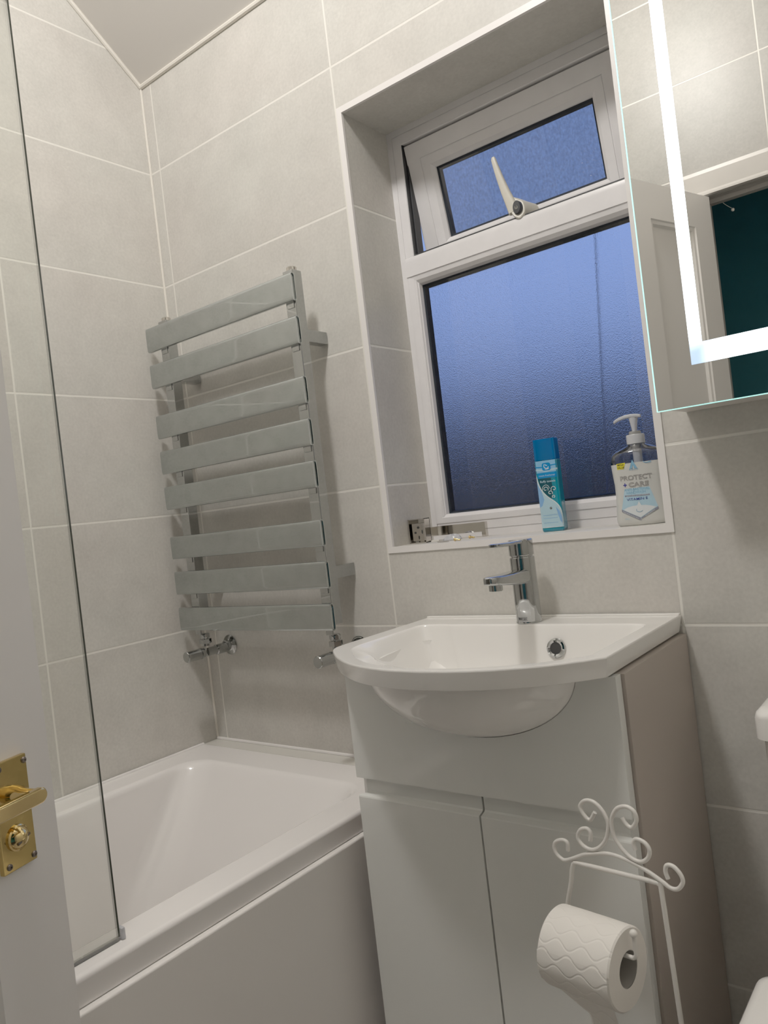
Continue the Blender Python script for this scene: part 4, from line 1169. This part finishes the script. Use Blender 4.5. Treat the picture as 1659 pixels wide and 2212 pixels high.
aput(text_bm('room freshener', .0034, .0330), 3, 3, .0062, .1095)
aput(colpoly([(-.0135, .1060), (-.0120, .0960), (-.0085, .0850), (.0000, .0725), (.0100, .0640), (.0150, .0800), (.0130, .1060)]), 1, 2)
aput(text_bm('fluffy towels', .0056, .0310, .01), 3, 3, .0060, .0960)
lower = [(Lx, .1150), (-.0152, .1110), (-.0134, .0973), (-.0084, .0833), (.0018, .0697), (.0151, .0587), (.0227, .0494), (.0266, .0376), (Rx, .0166), (Rx, .0080), (Lx, .0080)]
aput(colpoly(lower, 24), 2, 3)
aput(colpoly([(Lx, .1000), (-.0130, .0900), (-.0080, .0780), (-.0050, .0640), (-.0100, .0520), (Lx, .0480)], 10), 3, 4)
aput(colpoly([(.0165, .0480), (.0225, .0400), (.0262, .0280), (.0262, .0150), (.0225, .0200), (.0190, .0340)], 10), 3, 4)
aput(strip([(-.0160, .1110), (-.0134, .0973), (-.0084, .0833), (.0018, .0697), (.0151, .0587), (.0227, .0494), (.0262, .0376), (.0270, .0130)], .0020), 4, 5)
for c0, r0, sg in (((-.0000, .0842), .0055, 1), ((.0165, .0835), .0058, -1), ((.0085, .0760), .0050, 1), ((.0150, .0680), .0036, -1)):
    pts = [(c0[0] + sg * r0 * (1 - .075 * k) * math.cos(-.5 + .62 * k), c0[1] + r0 * (1 - .075 * k) * math.sin(-.5 + .62 * k)) for k in range(11)]
    aput(strip(pts, .0011, 4), 3, 5)
aput(strip([(-.0065, .0815), (-.0050, .0890), (.0010, .0925), (.0060, .0900), (.0080, .0850)], .0008), 3, 5)
aput(colpoly([(.0065 + .0024 * math.cos(2 * PI * k / 16), .0462 + .0024 * math.sin(2 * PI * k / 16)) for k in range(16)]), 4, 6)
aput(strip([(.0053, .0458), (.0070, .0470), (.0076, .0466)], .0006), 5, 5)
for zz_ in (.0330, .0270, .0180): aput(strip([(-.0110, zz_), (.0040, zz_ - .0004), (.0180, zz_)], .0007), 3, 4)
aput(strip([(Lx, .0087), (.0050, .0087), (Rx, .0087)], .0009), 4, 5)
obj('front_label', bm, mats, spr, local=True, smooth=False, normals=False)

# --- unmounted roll holder: wall box lying open towards the room, arm bent to the right
hol = thing('paper_holder', 'unfitted chrome toilet roll holder lying at the left end of the sill', 'roll holder', (.70, .07, SZ))
bm = B(); hx0_, hx1_, hz0_, hz1_, hy0_, hy1_ = .6640, .7080, SZ + .0006, SZ + .0535, .058, .078
t = .0016
box(bm, (hx0_, hy0_, hz0_), (hx1_, hy1_, hz0_ + t)); box(bm, (hx0_, hy0_, hz1_ - t), (hx1_, hy1_, hz1_)); box(bm, (hx0_, hy0_, hz0_), (hx0_ + t, hy1_, hz1_)); box(bm, (hx1_ - t, hy0_, hz0_), (hx1_, hy1_, hz1_)); box(bm, (hx0_, hy1_ - t, hz0_), (hx1_, hy1_, hz1_))
mb = obj('mounting_box', bm, M['steel'], hol, smooth=False)
bm = B(); box(bm, (hx0_ + .006, .0625, hz0_ + .005), (hx1_ - .0022, .0640, hz1_ - .010), .0004)
bp_ = obj('back_plate', bm, M['steel'], mb)
bm = B()
for cx_, cz_, rx, rz_ in ((.6865, .0345, .0033, .0026), (.6780, .0235, .0030, .0024), (.6960, .0245, .0017, .0045), (.6865, .0125, .0017, .0042)):
    vs = ring(bm, [(cx_ + rx * math.cos(2 * PI * k / 20), .0622, SZ + cz_ + rz_ * math.sin(2 * PI * k / 20)) for k in range(20)]); cap(bm, vs)
obj('screw_holes', bm, M['dark'], bp_, smooth=False)
bm = B(); box(bm, (.6795, .0580, hz0_ + .0017), (.6880, .0625, hz0_ + .0045), .0004); obj('grub_screw', bm, M['chrome'], mb)
bm = B(); az0, az1 = SZ + .0110, SZ + .0315
prism(bm, [(.690, .0782), (.701, .0782), (.708, .106), (.712, .112), (.824, .112), (.824, .122), (.706, .122), (.698, .112)], lambda x, y: V((x, y, az0)), lambda x, y: V((x, y, az1)))
prism(bm, [(.815, .1118), (.8245, .1118), (.8245, .1222), (.815, .1222)], lambda x, y: V((x, y, SZ + .0006)), lambda x, y: V((x, y, az1 + .0004)))
obj('holder_arm', bm, M['steel'], hol, smooth=False)

def wood_screw(label, loc, rotz):
    r = thing('brass_screw', label, 'screw', loc, 'loose screws on the sill', rotz)
    bm = B(); lps = []
    for k, (rad_, x) in enumerate([(.0003, 0), (.0030, 0), (.0037, .0004), (.0037, .001), (.0018, .0040)]):
        lps.append(ring(bm, [(x, rad_ * math.cos(2 * PI * j / 16), .0037 + rad_ * math.sin(2 * PI * j / 16)) for j in range(16)]))
    bridge(bm, lps); cap(bm, lps[0]); obj('screw_head', bm, M['brass2'], r, local=True)
    bm = B(); lps = []
    for k in range(22):
        x = .0038 + .0008 * k; rad_ = (.0019 if k % 2 else .0014) * (1 if k < 17 else (22 - k) / 5.5)
        lps.append(ring(bm, [(x, rad_ * math.cos(2 * PI * j / 12), .0037 - .0012 * (k / 21) + rad_ * math.sin(2 * PI * j / 12)) for j in range(12)]))
    bridge(bm, lps); cap(bm, lps[0]); cap(bm, lps[-1]); obj('shank', bm, M['brass'], r, local=True)
    return r
wood_screw('loose brass screw lying by the plastic packet on the sill', (.7965, .0330, SZ), math.radians(-20))
wood_screw('loose brass screw lying nearer the end of the chrome holder arm', (.8045, .0790, SZ), math.radians(-28))
bm = B()
pts = catmull([(.742, .060, 0), (.752, .052, 0), (.768, .058, 0), (.790, .064, 0), (.802, .080, 0), (.786, .092, 0), (.764, .090, 0), (.748, .078, 0)], 4, True)
c_ = V((.763, .078, 0)); lps = []
pts = [V((.763 + (p.x - .772) * .62, .078 + (p.y - .073) * .75, 0)) for p in pts]
import random
random.seed(4)
jit = [random.uniform(.85, 1.15) for _ in pts]
for k, z in ((1.0, .0006), (1.02, .0022), (.82, .0075), (.55, .0110), (.25, .0120)):
    lps.append(ring(bm, [(c_.x + (p.x - c_.x) * k, c_.y + (p.y - c_.y) * k, SZ + .0004 + z * (jit[i] if z > .003 else 1)) for i, p in enumerate(pts)]))
bridge(bm, lps); cap(bm, lps[0][::-1]); cap(bm, lps[-1])
o = obj('plastic_packet', bm, M['poly'], angle=20); tag(o, 'crumpled clear plastic packet beside the brass screws on the sill', 'packet')
bm = B(); prism(bm, [(.7560, .0280), (.7800, .0240), (.7840, .0290), (.7600, .0340)], lambda x, y: V((x, y, SZ + .0005)), lambda x, y: V((x, y, SZ + .0026)))
o = obj('metal_plate', bm, M['steel'], smooth=False); tag(o, 'thin flat metal plate lying in front of the plastic packet', 'plate')
bm = B(); prism(bm, [(.7115, .0700), (.7290, .0740), (.7300, .0860), (.7150, .0900)], lambda x, y: V((x, y, SZ + .0005)), lambda x, y: V((x, y, SZ + .0036)))
o = obj('plastic_cover', bm, M['plastic_w'], smooth=False); tag(o, 'small white plastic cover lying just right of the chrome mounting box', 'cover')

# ------------------------------------------------------------------ light, sky, camera
def lamp(name, kind, loc, power, col, size, rot=None):
    d = bpy.data.lights.new(name, kind); d.energy = power; d.color = col
    if kind == 'POINT': d.shadow_soft_size = size
    else: d.shape = 'DISK'; d.size = size
    o = bpy.data.objects.new(name, d); COL.objects.link(o); o.location = loc
    if rot: o.rotation_euler = rot
    return o
lamp('ceiling_light', 'POINT', (.893, -.92, 2.66), 40, (1, .963, .918), .085)

w = bpy.data.worlds.new('dusk_sky'); sc.world = w; w.use_nodes = True
N, L = w.node_tree.nodes, w.node_tree.links
bg = N['Background']
tc = N.new('ShaderNodeTexCoord'); sp = N.new('ShaderNodeSeparateXYZ'); L.new(tc.outputs['Generated'], sp.inputs[0])
cr = N.new('ShaderNodeValToRGB'); el = cr.color_ramp.elements
mr = N.new('ShaderNodeMapRange'); mr.inputs[1].default_value = -.1; mr.inputs[2].default_value = .5; L.new(sp.outputs['Z'], mr.inputs[0]); L.new(mr.outputs[0], cr.inputs[0])
el[0].position = .0; el[0].color = (.009, .011, .018, 1)
el[1].position = 1.0; el[1].color = (.17, .27, .60, 1)
for p, c in ((.27, (.009, .011, .020)), (.36, (.026, .037, .078)), (.45, (.085, .13, .28)), (.56, (.15, .225, .47)), (.7, (.165, .255, .55))):
    e = el.new(p); e.color = (*c, 1)
L.new(cr.outputs[0], bg.inputs[0]); bg.inputs[1].default_value = 1.08

cd = bpy.data.cameras.new('camera'); co = bpy.data.objects.new('camera', cd); COL.objects.link(co)
cd.sensor_fit = 'VERTICAL'; cd.sensor_height = 36; cd.lens = 1672.384 / 2212 * 36; cd.clip_start = .02
RM = ((.78274292, .611058, -.11799), (-.09225754, -.07356387, -.99301405), (-.61546898, .78816019, -.00120689))
r, dn, fw = (V(a) for a in RM)
co.matrix_world = Matrix(((r.x, -dn.x, -fw.x, 1.67009902), (r.y, -dn.y, -fw.y, -1.31057788), (r.z, -dn.z, -fw.z, 1.08757479), (0, 0, 0, 1)))
sc.camera = co
sc.view_settings.view_transform = 'Standard'
sc.view_settings.look = 'None'
sc.view_settings.exposure = .1
sc.view_settings.gamma = 1.3
cy = sc.cycles
cy.use_denoising = True
cy.max_bounces = 9; cy.diffuse_bounces = 4; cy.glossy_bounces = 5; cy.transmission_bounces = 8; cy.transparent_max_bounces = 12
cy.sample_clamp_indirect = 4.0
cy.use_adaptive_sampling = True; cy.adaptive_threshold = .045; cy.adaptive_min_samples = 16
cy.caustics_reflective = True; cy.caustics_refractive = True
cy.blur_glossy = .08
